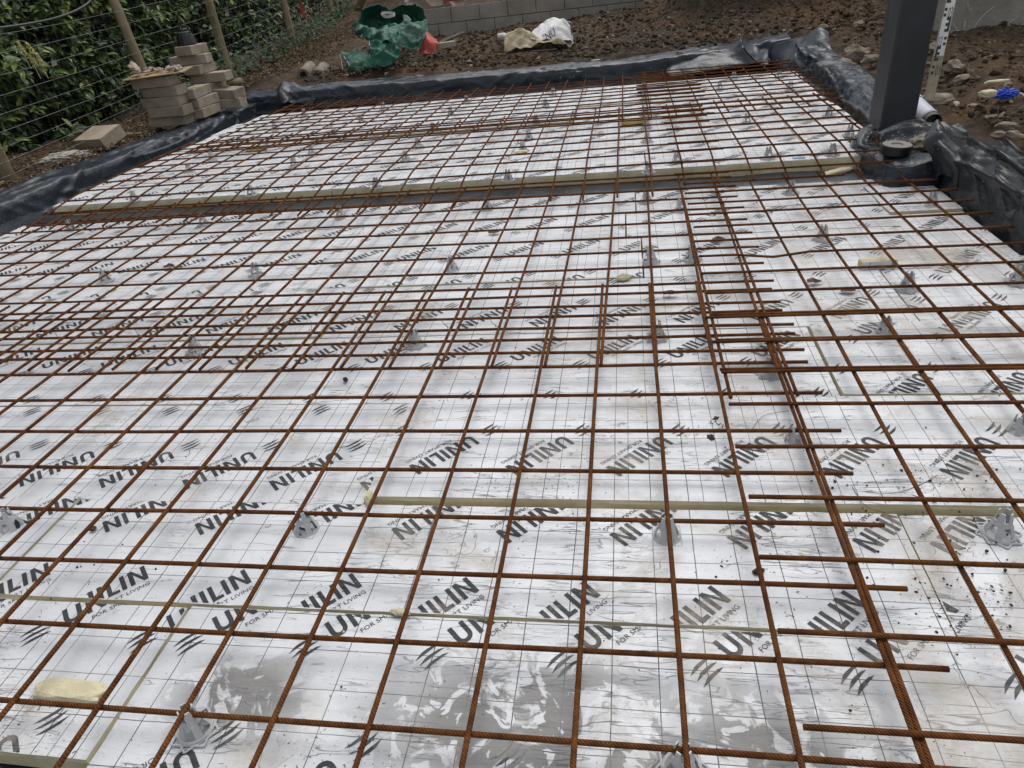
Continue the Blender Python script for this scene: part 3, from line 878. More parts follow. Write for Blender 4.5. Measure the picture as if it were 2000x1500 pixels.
def sheet(label, xs, ys, xr, yr, zx, zy, rot=0.0, pivot=(0, 0), ramp=False, kinks=(), ties=()):
    """welded sheet: long bars at xs run along y over yr, cross bars at ys run along x over xr"""
    t = empty('mesh_sheet', (pivot[0], pivot[1], 0), rot)
    def Z(x, y, b):
        return b + (zoff(y) if ramp else 0) + .0035 * noise.noise(Vector((x * 1.3, y * 1.3, pivot[0] + 3)))
    def pts(f, a, b, st=.1):
        n = max(2, int(abs(b - a) / st)); return [f(a + (b - a) * i / n) for i in range(n + 1)]
    for i, x in enumerate(xs):
        a = yr[0] + random.uniform(-.012, .012); b = yr[1] + random.uniform(-.012, .012)
        j = random.uniform(-.003, .003); ph = random.uniform(0, 9)
        mb = MB()
        mb.tube(pts(lambda y: (x - pivot[0] + j + .003 * noise.noise(Vector((x * 5, y * 1.5, ph))), y - pivot[1], Z(x, y, zy)), a, b), BR_, 8)
        mb.build('bar', M['rust'], t, smooth=True)
    for i, y in enumerate(ys):
        if isinstance(y, tuple): y, x_a, x_b = y
        else: x_a, x_b = xr
        a = x_a + random.uniform(-.012, .012); b = x_b + random.uniform(-.012, .012)
        j = random.uniform(-.003, .003); ph = random.uniform(0, 9)
        kk = [k for k in kinks if k[0] == i]
        mb = MB()
        mb.tube(pts(lambda x: (x - pivot[0], y - pivot[1] + j + .003 * noise.noise(Vector((x * 1.5, y * 5, ph)))
                               - sum(k[2] * max(0, 1 - abs(x - k[1]) / .16) for k in kk), Z(x, y, zx)), a, b, .1 if not kk else .04), BR_, 8)
        mb.build('bar', M['rust'], t, smooth=True)
    for (x, y) in ties:
        mb = MB(); z = Z(x, y, .006)
        q = random.uniform(0, 3)
        loop = [(x - pivot[0] + .013 * math.cos(q + a) * (1 if k % 2 else .8), y - pivot[1] + .013 * math.sin(q + a), z + .008 * math.sin(2 * a))
                for k, a in enumerate([i * PI / 5 for i in range(11)])]
        e = Vector(loop[-1]); d = Vector((math.cos(q), math.sin(q), .25))
        loop += [e + d * .02, e + d * .04 + Vector((.006, .004, .006)), e + d * .055 + Vector((-.003, .012, .0))]
        mb.tube(loop, .0012, 5); mb.build('wire_tie', M['wire_dark'], t)
    tag(t, label, 'steel mesh', 'overlapping sheets of rusty reinforcement mesh')
    return t


UZ, LZ, RZ = .0062, -.0062, .0187
A_ = sheet('rusty steel mesh sheet nearest the camera, filling the front and left', [.2 * i for i in range(-14, 10)], [.2 * j for j in range(-1, 11)],
           (-2.9, 1.905), (-.30, 2.08), LZ, UZ, ties=[(.2 * i - .008, 1.70) for i in range(-9, 7)])
B_ = sheet('rusty steel mesh sheet on the left between the near lap and the dark gap', [1.80 - .1957 * k for k in range(24)], [1.49 + .199 * k for k in range(12)],
           (-2.97, 1.91), (1.37, 3.74), LZ, UZ, rot=math.radians(-.75), pivot=(1.4, 1.49),
           ties=[(1.41 - .2 * k + .01, 3.55) for k in range(0, 21, 2)])
C_ = sheet('rusty steel mesh sheet at front right with bar ends over the left sheet', [1.8145, 2.03, 2.23, 2.43, 2.63, 2.83], [-.37, -.16, .045, .25, .46, .67, .885, 1.10, 1.30, 1.505, 1.705],
           (1.61, 3.0), (-.75, 1.735), RZ, UZ)
D_ = sheet('rusty steel mesh sheet on the right reaching back to the column', [1.63, 1.83, 2.03, 2.23, 2.43, 2.63],
           [(1.315, 1.62, 3.03), (1.52, 1.62, 3.03), (1.725, 1.62, 3.03), (1.925, 1.62, 3.03), (2.13, 1.62, 3.02), (2.33, 1.63, 3.02), (2.525, 1.63, 3.02),
            (2.725, 1.64, 3.01), (2.92, 1.64, 3.0), (3.10, 1.64, 2.99), (3.30, 1.65, 2.98), (3.48, 1.65, 2.55)],
           (1.62, 3.0), (1.17, 3.62), RZ + .0002, UZ + .0002, kinks=[(5, 1.95, .045)], ties=[(2.0, 3.1), (1.83, 3.1)])
mb = MB(); mb.tube([(2.84 - D_.location.x, y, UZ) for y in (1.17, 1.6, 2.0, 2.4, 2.8, 3.2, 3.43)], BR_, 8); mb.build('bar', M['rust'], D_, smooth=True)
E_ = sheet('rusty far mesh sheet at left, first beyond the dark gap', [1.46 - .2 * k for k in range(22)], [3.41, 3.61, 3.81, 4.04, 4.26, 4.48, 4.70, 4.91, 5.12, 5.32, 5.50],
           (-2.80, 1.93), (3.30, 5.62), LZ + .008, UZ + .009, ramp=True, ties=[(1.47 - .2 * k, 5.33) for k in range(0, 20, 2)])
F_ = sheet('rusty far mesh sheet at right, between the column and the far lap', [1.65, 1.845, 2.04, 2.235, 2.43, 2.63, 2.83], [3.56, 3.73, 3.95, 4.17, 4.38, 4.60, 4.82, 5.03, 5.23, 5.43],
           (1.60, 2.93), (3.42, 5.6), RZ + .009, UZ + .0095, ramp=True)
G_ = sheet('rusty mesh sheet at far left under the back upstand', [1.49 - .2 * k for k in range(21)], [5.23, 5.425, 5.625, 5.82, 6.015, 6.20, 6.38, 6.56, 6.73, 6.93, 7.14, 7.34],
           (-2.62, 2.02), (5.12, 7.45), LZ, UZ + .001, ramp=True)
H_ = sheet('rusty mesh sheet in the far right corner', [1.52, 1.71, 1.91, 2.11, 2.31, 2.51, 2.72, 2.9], [5.30, 5.50, 5.69, 5.89, 6.09, 6.28, 6.47, 6.66, 6.86, 7.06, 7.27, 7.46],
           (1.42, 3.0), (5.16, 7.60), RZ + .0012, UZ + .0015, ramp=True)

# ================================================================= spacers
def spacer(parts=True):
    t = empty('mesh_spacer')
    h = .064
    mb = MB()   # star base of two interlaced square frames plus a ring
    for k in range(2):
        pts = [Vector((.051 * math.cos(PI / 4 * k + PI / 2 * i), .051 * math.sin(PI / 4 * k + PI / 2 * i), .003 + .0012 * k)) for i in range(4)]
        for i in range(4): mb.tube([pts[i], pts[(i + 1) % 4]], .0026, 5)
    mb.tube([(.034 * math.cos(a), .034 * math.sin(a), .007) for a in [2 * PI * i / 20 for i in range(21)]], .0030, 5, caps=False)
    b1 = mb
    mb = MB()   # tapered ribs
    for i in range(5):
        a = 2 * PI * i / 5 + .5
        d = Vector((math.cos(a), math.sin(a), 0)); s = Vector((-d.y, d.x, 0))
        vs = []
        for r_, z, w_ in ((.0335, .004, .0080), (.0224, .040, .0070)):
            for dr, sg in ((0, -1), (0, 1), (-.0028, 1), (-.0028, -1)): vs.append(d * (r_ + dr) + s * w_ * sg + Vector((0, 0, z)))
        mb.add(vs, [(0, 1, 5, 4), (1, 2, 6, 5), (2, 3, 7, 6), (3, 0, 4, 7), (4, 5, 6, 7), (0, 3, 2, 1)])
    b2 = mb
    mb = MB()   # collar and four prongs cradling the crossing
    mb.lathe([(.0226, .0375), (.0190, .051), (.0165, .051), (.0200, .0375), (.0226, .0375)], 20)
    for i in range(4):
        a = PI / 4 + PI / 2 * i; d = Vector((math.cos(a), math.sin(a), 0)); s = Vector((-d.y, d.x, 0)); vs = []
        for r_, z, w_ in ((.0182, .0485, .0085), (.0166, .060, .0072), (.0150, .0745, .0046)):
            for dr, sg in ((0, -1), (0, 1), (-.0028, 1), (-.0028, -1)): vs.append(d * (r_ + dr) + s * w_ * sg + Vector((0, 0, z)))
        fs = []
        for q in (0, 4): fs += [(q + 0, q + 1, q + 5, q + 4), (q + 1, q + 2, q + 6, q + 5), (q + 2, q + 3, q + 7, q + 6), (q + 3, q, q + 4, q + 7)]
        mb.add(vs, fs + [(8, 9, 10, 11), (3, 2, 1, 0)])
    b3 = mb
    b1.build('star_base', M['grey_plastic'], t); b2.build('rib_cage', M['grey_plastic'], t); b3.build('pronged_collar', M['grey_plastic'], t)
    return t


SP_NEAR = [(362, 1388), (1334, 1464), (588, 1000), (1303, 1011), (6, 1000), (1964, 1003), (1555, 833), (1997, 815), (1507, 697), (1733, 622), (1778, 534),
           (1996, 521), (1610, 442), (1824, 378), (1547, 355), (1283, 630), (806, 646), (373, 660), (198, 528), (495, 515), (879, 504), (1270, 486), (1352, 482),
           (132, 431), (662, 405), (393, 420), (950, 389), (1262, 373), (1330, 389)]
SP_FAR = [(257, 374), (486, 362), (365, 320), (410, 297), (465, 267), (732, 347), (571, 307), (606, 284), (790, 295), (814, 269), (844, 240), (651, 253), (704, 224),
          (534, 236), (592, 213), (747, 200), (879, 209), (910, 187), (1080, 172), (1065, 194), (1046, 224), (1032, 255), (1020, 277), (991, 332), (1257, 161), (1258, 181),
          (1260, 210), (1262, 232), (1264, 258), (1267, 316), (1322, 297), (1434, 139), (1406, 160), (1523, 137), (1545, 160), (1621, 208), (1460, 222), (1502, 288),
          (1662, 244), (1628, 281)]
ORD = ['first', 'second', 'third', 'fourth', 'fifth', 'sixth', 'seventh', 'eighth', 'ninth', 'tenth', 'eleventh', 'twelfth', 'thirteenth', 'fourteenth', 'fifteenth']
sps = [(P(x, y, .004), ZB + .0005) for x, y in SP_NEAR] + [(P(x, y, .004 + .072), ZF) for x, y in SP_FAR]


def rows_of(lst, gap):
    lst = sorted(lst, key=lambda s: s[0].y); rows = [[lst[0]]]
    for s in lst[1:]:
        if s[0].y - rows[-1][0][0].y > gap: rows.append([s])
        else: rows[-1].append(s)
    return [sorted(r_, key=lambda s: s[0].x) for r_ in rows]


proto = spacer(); first = True
NR = len(SP_NEAR)
for side, lst in (('this side of the gap', sps[:NR]), ('beyond the gap', sps[NR:])):
    for ri, row in enumerate(rows_of(lst, .28)):
        for ci, (p, zb) in enumerate(row):
            o = proto if first else copy_tree(proto); first = False
            o.location = (p.x, p.y, zb); o.rotation_euler.z = random.uniform(-.12, .12)
            pos = 'only one' if len(row) == 1 else ORD[ci] + ' from left'
            tag(o, 'grey plastic spacer, %s in row %d %s' % (pos, ri + 1, side), 'spacer', 'grey spacers holding up the mesh')
# ================================================================= scraps on the boards
def lump(name, c, size, mat, label, cat, rot=0, amp=.18, freq=3, group=None, sub=3, flat_bottom=True, tilt=(0, 0), boxy=.0):
    bm = bmesh.new(); bmesh.ops.create_icosphere(bm, subdivisions=sub, radius=1)
    sd_ = random.uniform(0, 50); mb = MB()
    Rm = Euler((tilt[0], tilt[1], rot)).to_matrix()
    vs = []
    for v in bm.verts:
        p = v.co.copy()
        if boxy: 
            m_ = max(abs(p.x), abs(p.y), abs(p.z)); p = p.lerp(p / m_, boxy)
        p *= 1 + amp * fbm(v.co * freq + Vector((sd_, 0, 0)), 3)
        if flat_bottom: p.z = max(p.z, -.55)
        vs.append(Rm @ Vector((p.x * size[0], p.y * size[1], p.z * size[2])))
    z0 = min(v.z for v in vs)
    mb.add([Vector((v.x, v.y, v.z - z0)) for v in vs], [tuple(v.index for v in f.verts) for f in bm.faces]); bm.free()
    o = mb.build(name, M[mat]); o.location = c
    return tag(o, label, cat, group)


ZS = ZB + .0055
lump('foam_offcut', P(138, 1352, ZS), (.088, .026, .012), 'foam_bright', 'long broken cream foam offcut lying on the bottom left board', 'foam offcut', -.02, .12, 4, boxy=.6)
lump('foam_offcut', P(1240, 240, ZF + .006), (.12, .055, .022), 'foam_yellow', 'yellow broken foam offcut under the far mesh beside a spacer', 'foam offcut', .2, .2, 3, boxy=.4)
lump('foam_offcut', P(502, 292, ZF + .005), (.11, .04, .022), 'foam_yellow', 'bright yellow foam offcut near the left side of the far boards', 'foam offcut', .1, .25, 3, boxy=.4)
lump('foam_offcut', P(1218, 544, ZB + .009), (.035, .025, .013), 'foam_bright', 'crumbled beige foam lump at mid field, right of centre', 'foam offcut', .4, .3, 3)
lump('foam_offcut', P(1637, 338, ZD + .05), (.11, .03, .016), 'foam_bright', 'pale foam splinter lying across the dark gap near the column', 'foam offcut', .55, .2, 3, boxy=.5)
lump('foam_offcut', P(722, 978, ZB + .006), (.012, .026, .02), 'foam_bright', 'torn cream foam chip at the left end of the raised board', 'foam offcut', .1, .25, 4)
lump('foam_offcut', P(1018, 298, ZF + .004), (.05, .03, .012), 'foam_bright', 'pale foam chip beside a spacer on the far boards', 'foam offcut', .1, .25, 4)
lump('foam_offcut', P(782, 1198, ZB + .007), (.026, .009, .008), 'foam_bright', 'torn cream foam shred at the front seam left of centre', 'foam offcut', -.1, .3, 4)
# wedge offcut with foil side
t = empty('foam_offcut', P(1712, 520, ZB + .002), .12)
mb = MB(); mb.box((0, 0, .017), (.15, .05, .034)); mb.build('foam_core', M['foam_bright'], t, bevel=.004)
mb = MB(); mb.box((0, -.0262, .017), (.148, .0022, .034)); mb.build('foil_facing', M['foil'], t)
tag(t, 'foil sided foam offcut lying on its edge at mid right', 'foam offcut')
lump('foam_offcut', P(182, 1034, ZB + .012), (.01, .01, .006), 'clod', 'dark soil crumb on the board near the left edge', 'soil crumb')
# soil lumps
for i, (x, y, r_, lab) in enumerate([(1398, 823, .011, 'dark soil lump beside the bar end right of centre'), (1388, 861, .013, 'pair-forming dark soil lump, nearer of two right of centre'),
                                     (1432, 816, .006, 'small dark soil lump touching a long bar right of centre'), (1508, 848, .006, 'small dark soil lump left of a spacer at right'),
                                     (1482, 1118, .009, 'dark clod tucked against a long bar end, lower right'), (675, 743, .009, 'dark clod on the board left of centre below the lap')]):
    lump('soil_lump', P(x, y, ZS + .002), (r_ * 1.5, r_, r_ * .9), 'clod', lab, 'soil lump', random.uniform(0, 3), .4, 4)
# dead leaves
for x, y, lab in [(1308, 575, 'curled brown dead leaf under the right side of the near lap'), (1588, 551, 'round brown dead leaf on the boards at right'),
                  (1655, 568, 'long brown dead leaf at right of centre'), (1402, 468, 'reddish dead leaf on mid boards right of centre'),
                  (330, 521, 'small brown dead leaf caught on a bar at left'), (964, 455, 'orange brown dead leaf at mid field centre')]:
    mb = MB(); c = P(x, y, ZB + .010)
    patch(mb, [[(c.x - .03, c.y - .012, c.z), (c.x - .03, c.y, c.z + .008), (c.x - .03, c.y + .012, c.z + .002)],
               [(c.x, c.y - .02, c.z + .006), (c.x, c.y, c.z - .003), (c.x, c.y + .018, c.z + .010)],
               [(c.x + .032, c.y - .006, c.z + .004), (c.x + .036, c.y, c.z), (c.x + .032, c.y + .006, c.z + .004)]], 4, 4, .006, 30, x)
    tag(mb.build('dead_leaf', M['dirty_water'], smooth=True), lab, 'leaf')
# loose hair wires
for pts, lab in [([(1690, 960), (1740, 966), (1790, 950), (1830, 930)], 'thin dark loose wire arcing over the board at right'),
                 ([(1664, 950), (1690, 990), (1730, 1002)], 'short thin loose wire curling at right near the foam edge'),
                 ([(1780, 966), (1830, 985)], 'short straight piece of thin wire at far right'),
                 ([(1860, 820), (1880, 850), (1905, 870), (1912, 890)], 'thin dark wire hooked beside the right hand spacer'),
                 ([(1465, 845), (1490, 815), (1540, 802)], 'fine pale wire arc near the bar ends, lower right of the lap')]:
    mb = MB(); mb.tube(catmull([P(x, y, ZB + .022) + Vector((0, 0, .004 * (k % 2))) for k, (x, y) in enumerate(pts)], 8), .0008, 5)
    tag(mb.build('loose_wire', M['wire_dark']), lab, 'wire')
# blue marker spray patches
for x, y, a, b, lab in [(1566, 364, .035, .02, 'blue paint mark beside a spacer near the column'), (1560, 308, .04, .02, 'blue paint mark on the far boards right of centre'),
                        (1698, 363, .03, .014, 'blue paint mark at right just short of the column')]:
    mb = MB(); c = P(x, y, (ZF if y < 330 else ZB + .001) + .003)
    ring = [(c.x + a * math.cos(t_) * (1 + .35 * noise.noise(Vector((t_, x, 0)))), c.y + b * math.sin(t_) * (1 + .35 * noise.noise(Vector((t_, x, 4)))), c.z) for t_ in [2 * PI * i / 24 for i in range(24)]]
    mb.add(ring, [tuple(range(24))]); tag(mb.build('paint_mark', M['blue_spray']), lab, 'paint mark')
# crumbs everywhere
mb = MB()
for _ in range(2300):
    x, y = random.uniform(-2.4, 2.95), random.uniform(-.5, 3.65)
    d = noise.noise(Vector((x * 1.6, y * 1.6, 2)))
    if random.random() > .25 + .9 * max(0, d) + .45 * sstep(1.3, 2.4, x) * (1 - sstep(1.2, 2.2, y)): continue
    rock(mb, (x, y, ZB + .0075 + (.017 if (x > .55 and .73 < y < 1.23) else 0)), .0008 + .0030 * random.random() ** 4, .7)
for cx, cy, n, s_ in ((1393, 845, 60, .03), (1410, 1098, 30, .03), (1860, 1180, 120, .06), (1930, 990, 140, .08), (1800, 960, 80, .08), (180, 1110, 50, .06), (1950, 1130, 90, .06), (1650, 950, 70, .07), (1700, 1050, 40, .07)):
    c = P(cx, cy, ZS)
    for _ in range(n):
        x, y = random.gauss(c.x, s_), random.gauss(c.y, s_)
        rock(mb, (x, y, ZB + .0075 + (.017 if (x > .55 and .73 < y < 1.23) else 0)), .0008 + .0038 * random.random() ** 4, .7)
tag(mb.build('soil_crumbs', M['clod']), 'tiny dark soil crumbs sprinkled over the foil boards', 'soil crumbs', kind='stuff')

# ================================================================= column, staff, pipe, tape
def rounded_square(hw, r, n=5):
    out = []
    for sx, sy, a0 in ((1, 1, 0), (-1, 1, PI / 2), (-1, -1, PI), (1, -1, 1.5 * PI)):
        for k in range(n + 1):
            a = a0 + PI / 2 * k / n; out.append((sx * (hw - r) + r * math.cos(a), sy * (hw - r) + r * math.sin(a)))
    return out


t = empty('steel_column', (3.0, 4.22, -.1), math.radians(4))
prof = rounded_square(.105, .014); n = len(prof); mb = MB()
mb.add([(x, y, z) for z in (0, 3.2) for x, y in prof], [(i, (i + 1) % n, n + (i + 1) % n, n + i) for i in range(n)] + [tuple(range(n))[::-1], tuple(n + i for i in range(n))])
mb.build('box_section', M['column'], t)
mb = MB(); mb.box((0, 0, .01), (.34, .34, .02)); mb.build('base_plate', M['column'], t)
tag(t, 'dark grey square steel column standing in the wrapped footing', 'column')

t = empty('tape_roll', P(1748, 299, .082)); mb = MB()
c0 = (0, 0, 0)
mb.lathe([(.034, .0), (.082, 0), (.0835, .003), (.0835, .047), (.082, .050), (.070, .050)], 48); mb.build('wound_tape', M['black'], t, smooth=False)
mb = MB(); mb.lathe([(.078, .0495), (.078, .052), (.0345, .052), (.0345, .001)], 48); mb.build('tape_side', M['tape_top'], t)
mb = MB(); mb.lathe([(.0340, .051), (.0340, .0), (.031, .0), (.031, .0525), (.0340, .0525)], 40); mb.build('cardboard_core', M['tape_top'], t)
mb = MB(); mb.lathe([(.0309, .046), (.0001, .046)], 30); mb.build('core_label', M['tape_top'], t)
t.rotation_euler = (math.radians(2), math.radians(3), 0)
tag(t, 'roll of wide black tape lying on the polythene by the column', 'tape roll')
lump('stone', P(1797, 292, .07), (.09, .05, .05), 'pale_stone', 'brown stone wedged between the tape roll and the peaked polythene fold', 'stone', .3, .3, 2)

# grey-white pipe
t = empty('drain_pipe'); a, b = PY(1788, 203, 4.52), PY(1818, 233, 4.18); d = (b - a)
a0 = a - d * .9
mb = MB(); mb.tube([a0, a, b], .052, 28, caps=False); pb = mb.build('pipe_barrel', M['pvc'], t, smooth=True)
mb = MB(); mb.tube([a - d * .12, a + d * .05], .057, 28, caps=False); mb.build('socket_collar', M['pvc'], t, smooth=True)
mb = MB(); mb.tube([b - d * .10, b - d * .04], .0545, 28, caps=False); mb.build('pipe_rim', M['pvc'], pb, smooth=True)
mb = MB(); mb.tube([b + d * .16, b - d * .2], .0485, 28, caps=False); mb.build('inner_sleeve', M['pipe_in'], pb, smooth=True)
tag(t, 'short white plastic drain pipe lying behind the column foot', 'pipe')

# levelling staff
base = P(1813, 198, .17); t = empty('levelling_staff', base)
top_dir = (PY(1857, 0, base.y + .30) - base).normalized()
face = Vector((-.42, -1, .1)); face = (face - top_dir * face.dot(top_dir)).normalized(); side = top_dir.cross(face).normalized()
if side.x < 0: side = -side
Lm = Matrix((side, top_dir, face)).transposed()     # local: x across, y up the staff, z out of the face
def sp(x, y, z=0): return Lm @ Vector((x, y, z))
mb = MB(); W = .032; mk = .188
for (x0, x1, y0, y1, z0, z1) in ((-W, W, 0, 2.4, -.02, 0),):
    vs = [sp(x, y, z) for x in (x0, x1) for y in (y0, y1) for z in (z0, z1)]
    mb.add(vs, [(0, 1, 3, 2), (4, 6, 7, 5), (0, 4, 5, 1), (2, 3, 7, 6), (0, 2, 6, 4), (1, 5, 7, 3)])
mb.build('staff_body', M['alu'], t)
mb = MB(); mb.add([sp(-W + .008, .30, .001), sp(W - .002, .30, .001), sp(W - .002, 2.38, .001), sp(-W + .008, 2.38, .001)], [(0, 1, 2, 3)]); wsc = mb.build('white_scale', M['staff_white'], t)
mb = MB(); mb.add([sp(-W + .008, .01, .001), sp(W - .002, .01, .001), sp(W - .002, .2995, .001), sp(-W + .008, .2995, .001)], [(0, 1, 2, 3)]); mb.build('muddy_scale', M['staff_mud'], t)
mb = MB()
def sbar(x0, x1, y0, y1): mb.add([sp(x0, y0, .002), sp(x1, y0, .002), sp(x1, y1, .002), sp(x0, y1, .002)], [(0, 1, 2, 3)])
for k in range(1, 17):
    yy = mk * k; odd = k % 2
    L0, L1 = (-W + .010, W - .005)
    # E block above the figure
    e0 = yy + mk * .42
    if odd:
        sbar(L0, L0 + .012, e0, e0 + mk * .5)
        for q in (0, .2, .4): sbar(L0 + .012, L0 + .026, e0 + mk * q, e0 + mk * (q + .1))
    else:
        sbar(L1 - .012, L1, e0, e0 + mk * .5)
        for q in (0, .2, .4): sbar(L1 - .026, L1 - .012, e0 + mk * q, e0 + mk * (q + .1))
    # short ticks beside the figure and the figure itself
    fx0 = L0 if not odd else L1 - .026
    tx0 = L1 - .016 if not odd else L0
    for q in (-.05, .15): sbar(tx0, tx0 + .015, yy + mk * q, yy + mk * (q + .1))
    for p_ in font_polys('%02d' % k, .10, .026, fx0, yy - mk * .10):
        mb.add([sp(x, yy - mk * .10 + (y - (yy - mk * .10)), .002) for x, y in p_], [tuple(range(len(p_)))])
mb.build('scale_marks', M['staff_black'], wsc)
tag(t, 'white levelling staff with black figures leaning on the concrete slab', 'measuring staff')
lump('stone', P(1822, 203, .10), (.13, .08, .045), 'pale_stone', 'flat grey stone under the foot of the levelling staff', 'stone', .1, .2, 2)

# ================================================================= concrete slab on the right, block wall behind
t = empty('concrete_slab_wall', (0, 0, 0))
A0 = P(1812, 76, .14); mb = MB()
q0, q1 = Vector((A0.x, A0.y, 0)), Vector((A0.x + 4.5, A0.y - .55, 0)); dn = (q1 - q0).normalized(); nn = Vector((-dn.y, dn.x, 0))
def slabf(u, v):
    e = .03 * fbm(Vector((u * 9, v * 5, 3)), 3)
    bz = -.05 + .03 * math.sin(u * 21)
    return q0 + dn * (4.53 * u + (e if u == 0 else 0)) + Vector((0, 0, bz + (2.9 - bz) * v)) + nn * .012 * fbm(Vector((u * 20, v * 12, 1)), 4)
mb.grid(slabf, 90, 60)
mb.grid(lambda u, v: q0 + nn * (.5 * u + .012) + Vector((-.004, 0, -.05 + 2.95 * v)), 4, 8)
mb.grid(lambda u, v: q0 + dn * 4.53 * u + nn * .5 * v + Vector((0, 0, 2.9)), 6, 4)
cf = mb.build('concrete_face', M['slab'], t, smooth=True)
mb = MB()
def scratch(pts):
    out = []
    for x, y in pts:
        a_, b_ = (x - 1000) / FL, (y - 750) / FL
        d_ = Vector([RM[0][k] * a_ + RM[1][k] * b_ + RM[2][k] for k in range(3)]); c_ = Vector(CP)
        tt = (q0 - c_).dot(nn) / d_.dot(nn); out.append(c_ + d_ * tt - nn * .012)
    mb.tube(catmull(out, 5), .0035, 4)
scratch([(1880, 65), (1883, 45), (1885, 42), (1881, 60), (1879, 80)]); scratch([(1870, 62), (1890, 65), (1925, 63)]); scratch([(1898, 62), (1915, 35), (1942, 12)])
scratch([(1889, 5), (1893, 20), (1898, 16)]); scratch([(1862, 48), (1868, 58), (1876, 60)]); scratch([(1940, 60), (1965, 48), (1990, 30)])
mb.build('chalk_scratches', M['webbing'], cf)
tag(t, 'weathered grey concrete wall with scratched lines behind the levelling staff', 'concrete wall')

# low wall of blocks, every block a part
WL = PY(806, 78, 11.35); WR = PY(1258, 20, 12.0)
t = empty('block_wall', (WL.x, WL.y, 0)); wd = Vector((WR.x - WL.x, WR.y - WL.y, 0)); WLn = wd.length; wd.normalize(); wnn = Vector((-wd.y, wd.x, 0))
z0 = WL.z - .03; ang = math.atan2(wd.y, wd.x); Rw = Matrix.Rotation(ang, 3, 'Z')
for course in range(3):
    x = -.225 if course % 2 else 0.0
    x -= .45
    while x < WLn - .01:
        a_, b_ = max(x, -.30), min(x + .44, WLn)
        if b_ - a_ > .06 and not (course == 2 and a_ < 1.5):
            mb = MB(); c = wd * ((a_ + b_) / 2) + Vector((0, 0, z0 + course * .225 + .1075)) + wnn * random.uniform(-.004, .004)
            mb.box(c, (b_ - a_, .14, .215), Rw); mb.build('block', M['wall_block'], t, bevel=.005)
        x += .45
mb = MB(); mb.box(wd * (WLn / 2 - .15) + Vector((0, 0, z0 + .22)), (WLn + .28, .118, .44), Rw); mb.build('mortar_joint', M['mortar'], t)
tag(t, 'low grey block wall at the back behind the white sack', 'wall')
# things on and behind the wall
lump('spoil_heap', PY(850, 2, 12.6) - Vector((0, 0, .25)), (.55, .35, .35), 'mortar_pink', 'pale heap of dried mortar lumps behind the block wall', 'rubble heap', 0, .35, 3)
lump('red_sheet', PY(884, 2, 12.2), (.16, .05, .10), 'red_bag', 'red plastic scrap showing above the block wall', 'plastic scrap', 0, .2, 3)
# ================================================================= stack of blocks
def block(c, d, rot, label, tiltx=0, tilty=0, group='concrete blocks stacked by the fence'):
    mb = MB(); x, y, z = d[0] / 2, d[1] / 2, d[2] / 2
    mb.box((0, 0, 0), d)
    o = mb.build('concrete_block', M['block'], bevel=.006)
    o.location = c; o.rotation_euler = (tiltx, tilty, rot)
    return tag(o, label, 'concrete block', group)


BL, BW, BH = .44, .215, .10
bx, by, bz = -3.74, 6.90, .045       # centre of the front column of the stack
ln = ['lowest block of the front pile beside the fence', 'second block up in the front pile beside the fence', 'third block up in the front pile beside the fence',
      'fourth block up in the front pile beside the fence', 'top block of the front pile, under the mortar board']
offs = [(-.03, .01, .01), (.015, -.02, -.03), (-.03, 0, .03), (-.01, .025, -.04), (-.07, .0, .05)]
for k in range(5):
    block((bx + offs[k][0], by + offs[k][1], bz + BH * (k + .5) + .002 * k), (BL, BW, BH), offs[k][2], 'grey concrete block, ' + ln[k])
# blocks stood just behind, ends toward us
def at_px(px, py, y): return PY(px, py, y)
hb = [((388, 200), 6.98, 0, 'end-on block right of the front pile, upper left of four'), ((371, 215), 6.98, 0, 'end-on block right of the front pile, lower left of four'),
      ((386, 187), 7.25, 0, 'end-on block right of the front pile, set behind'), ((402, 205), 7.25, 0, 'end-on block right of the front pile, nearest the polythene')]
block((-3.54, 7.22, .12), (BW, BL, BH), .05, 'grey concrete block, end-on and low beside the front pile')
block((-3.55, 7.24, .225), (BW, BL, BH), -.04, 'grey concrete block, end-on, second up beside the front pile')
block((-3.56, 7.21, .33), (BW * .8, BL, BH), .09, 'grey concrete block, end-on, topmost beside the front pile')
block((-3.46, 7.62, .13), (BL, BW, BH), .1, 'grey concrete block, lowest of the rear pile next to the polythene')
block((-3.44, 7.66, .24), (BL * .9, BW, BH), -.2, 'grey concrete block, tipped and jutting right from the rear pile', .05, .05)
ry, rx = 7.72, -3.78
tall = [(.02, 0, 0, 0), (.16, 0, .12, 0), (.12, .02, -.1, 0), (.18, 0, .06, 0), (.06, .0, -.06, 0), (-.02, 0, .16, 0), (.01, .03, -.05, 0)]
names = ['lowest', 'second', 'third', 'fourth', 'fifth', 'sixth', 'topmost']
for k, (ox, oy, rr, _) in enumerate(tall):
    d = (BL, BW, BH) if k not in (2, 4, 6) else (BW, BL * .8, BH)
    lab = 'grey concrete block, %s in the tall rear pile%s' % (names[k], ' carrying the black lamp' if k == 6 else ' by the fence post')
    block((rx + ox, ry + oy, .06 + BH * (k + .5) + .003 * k), d, rr, lab)
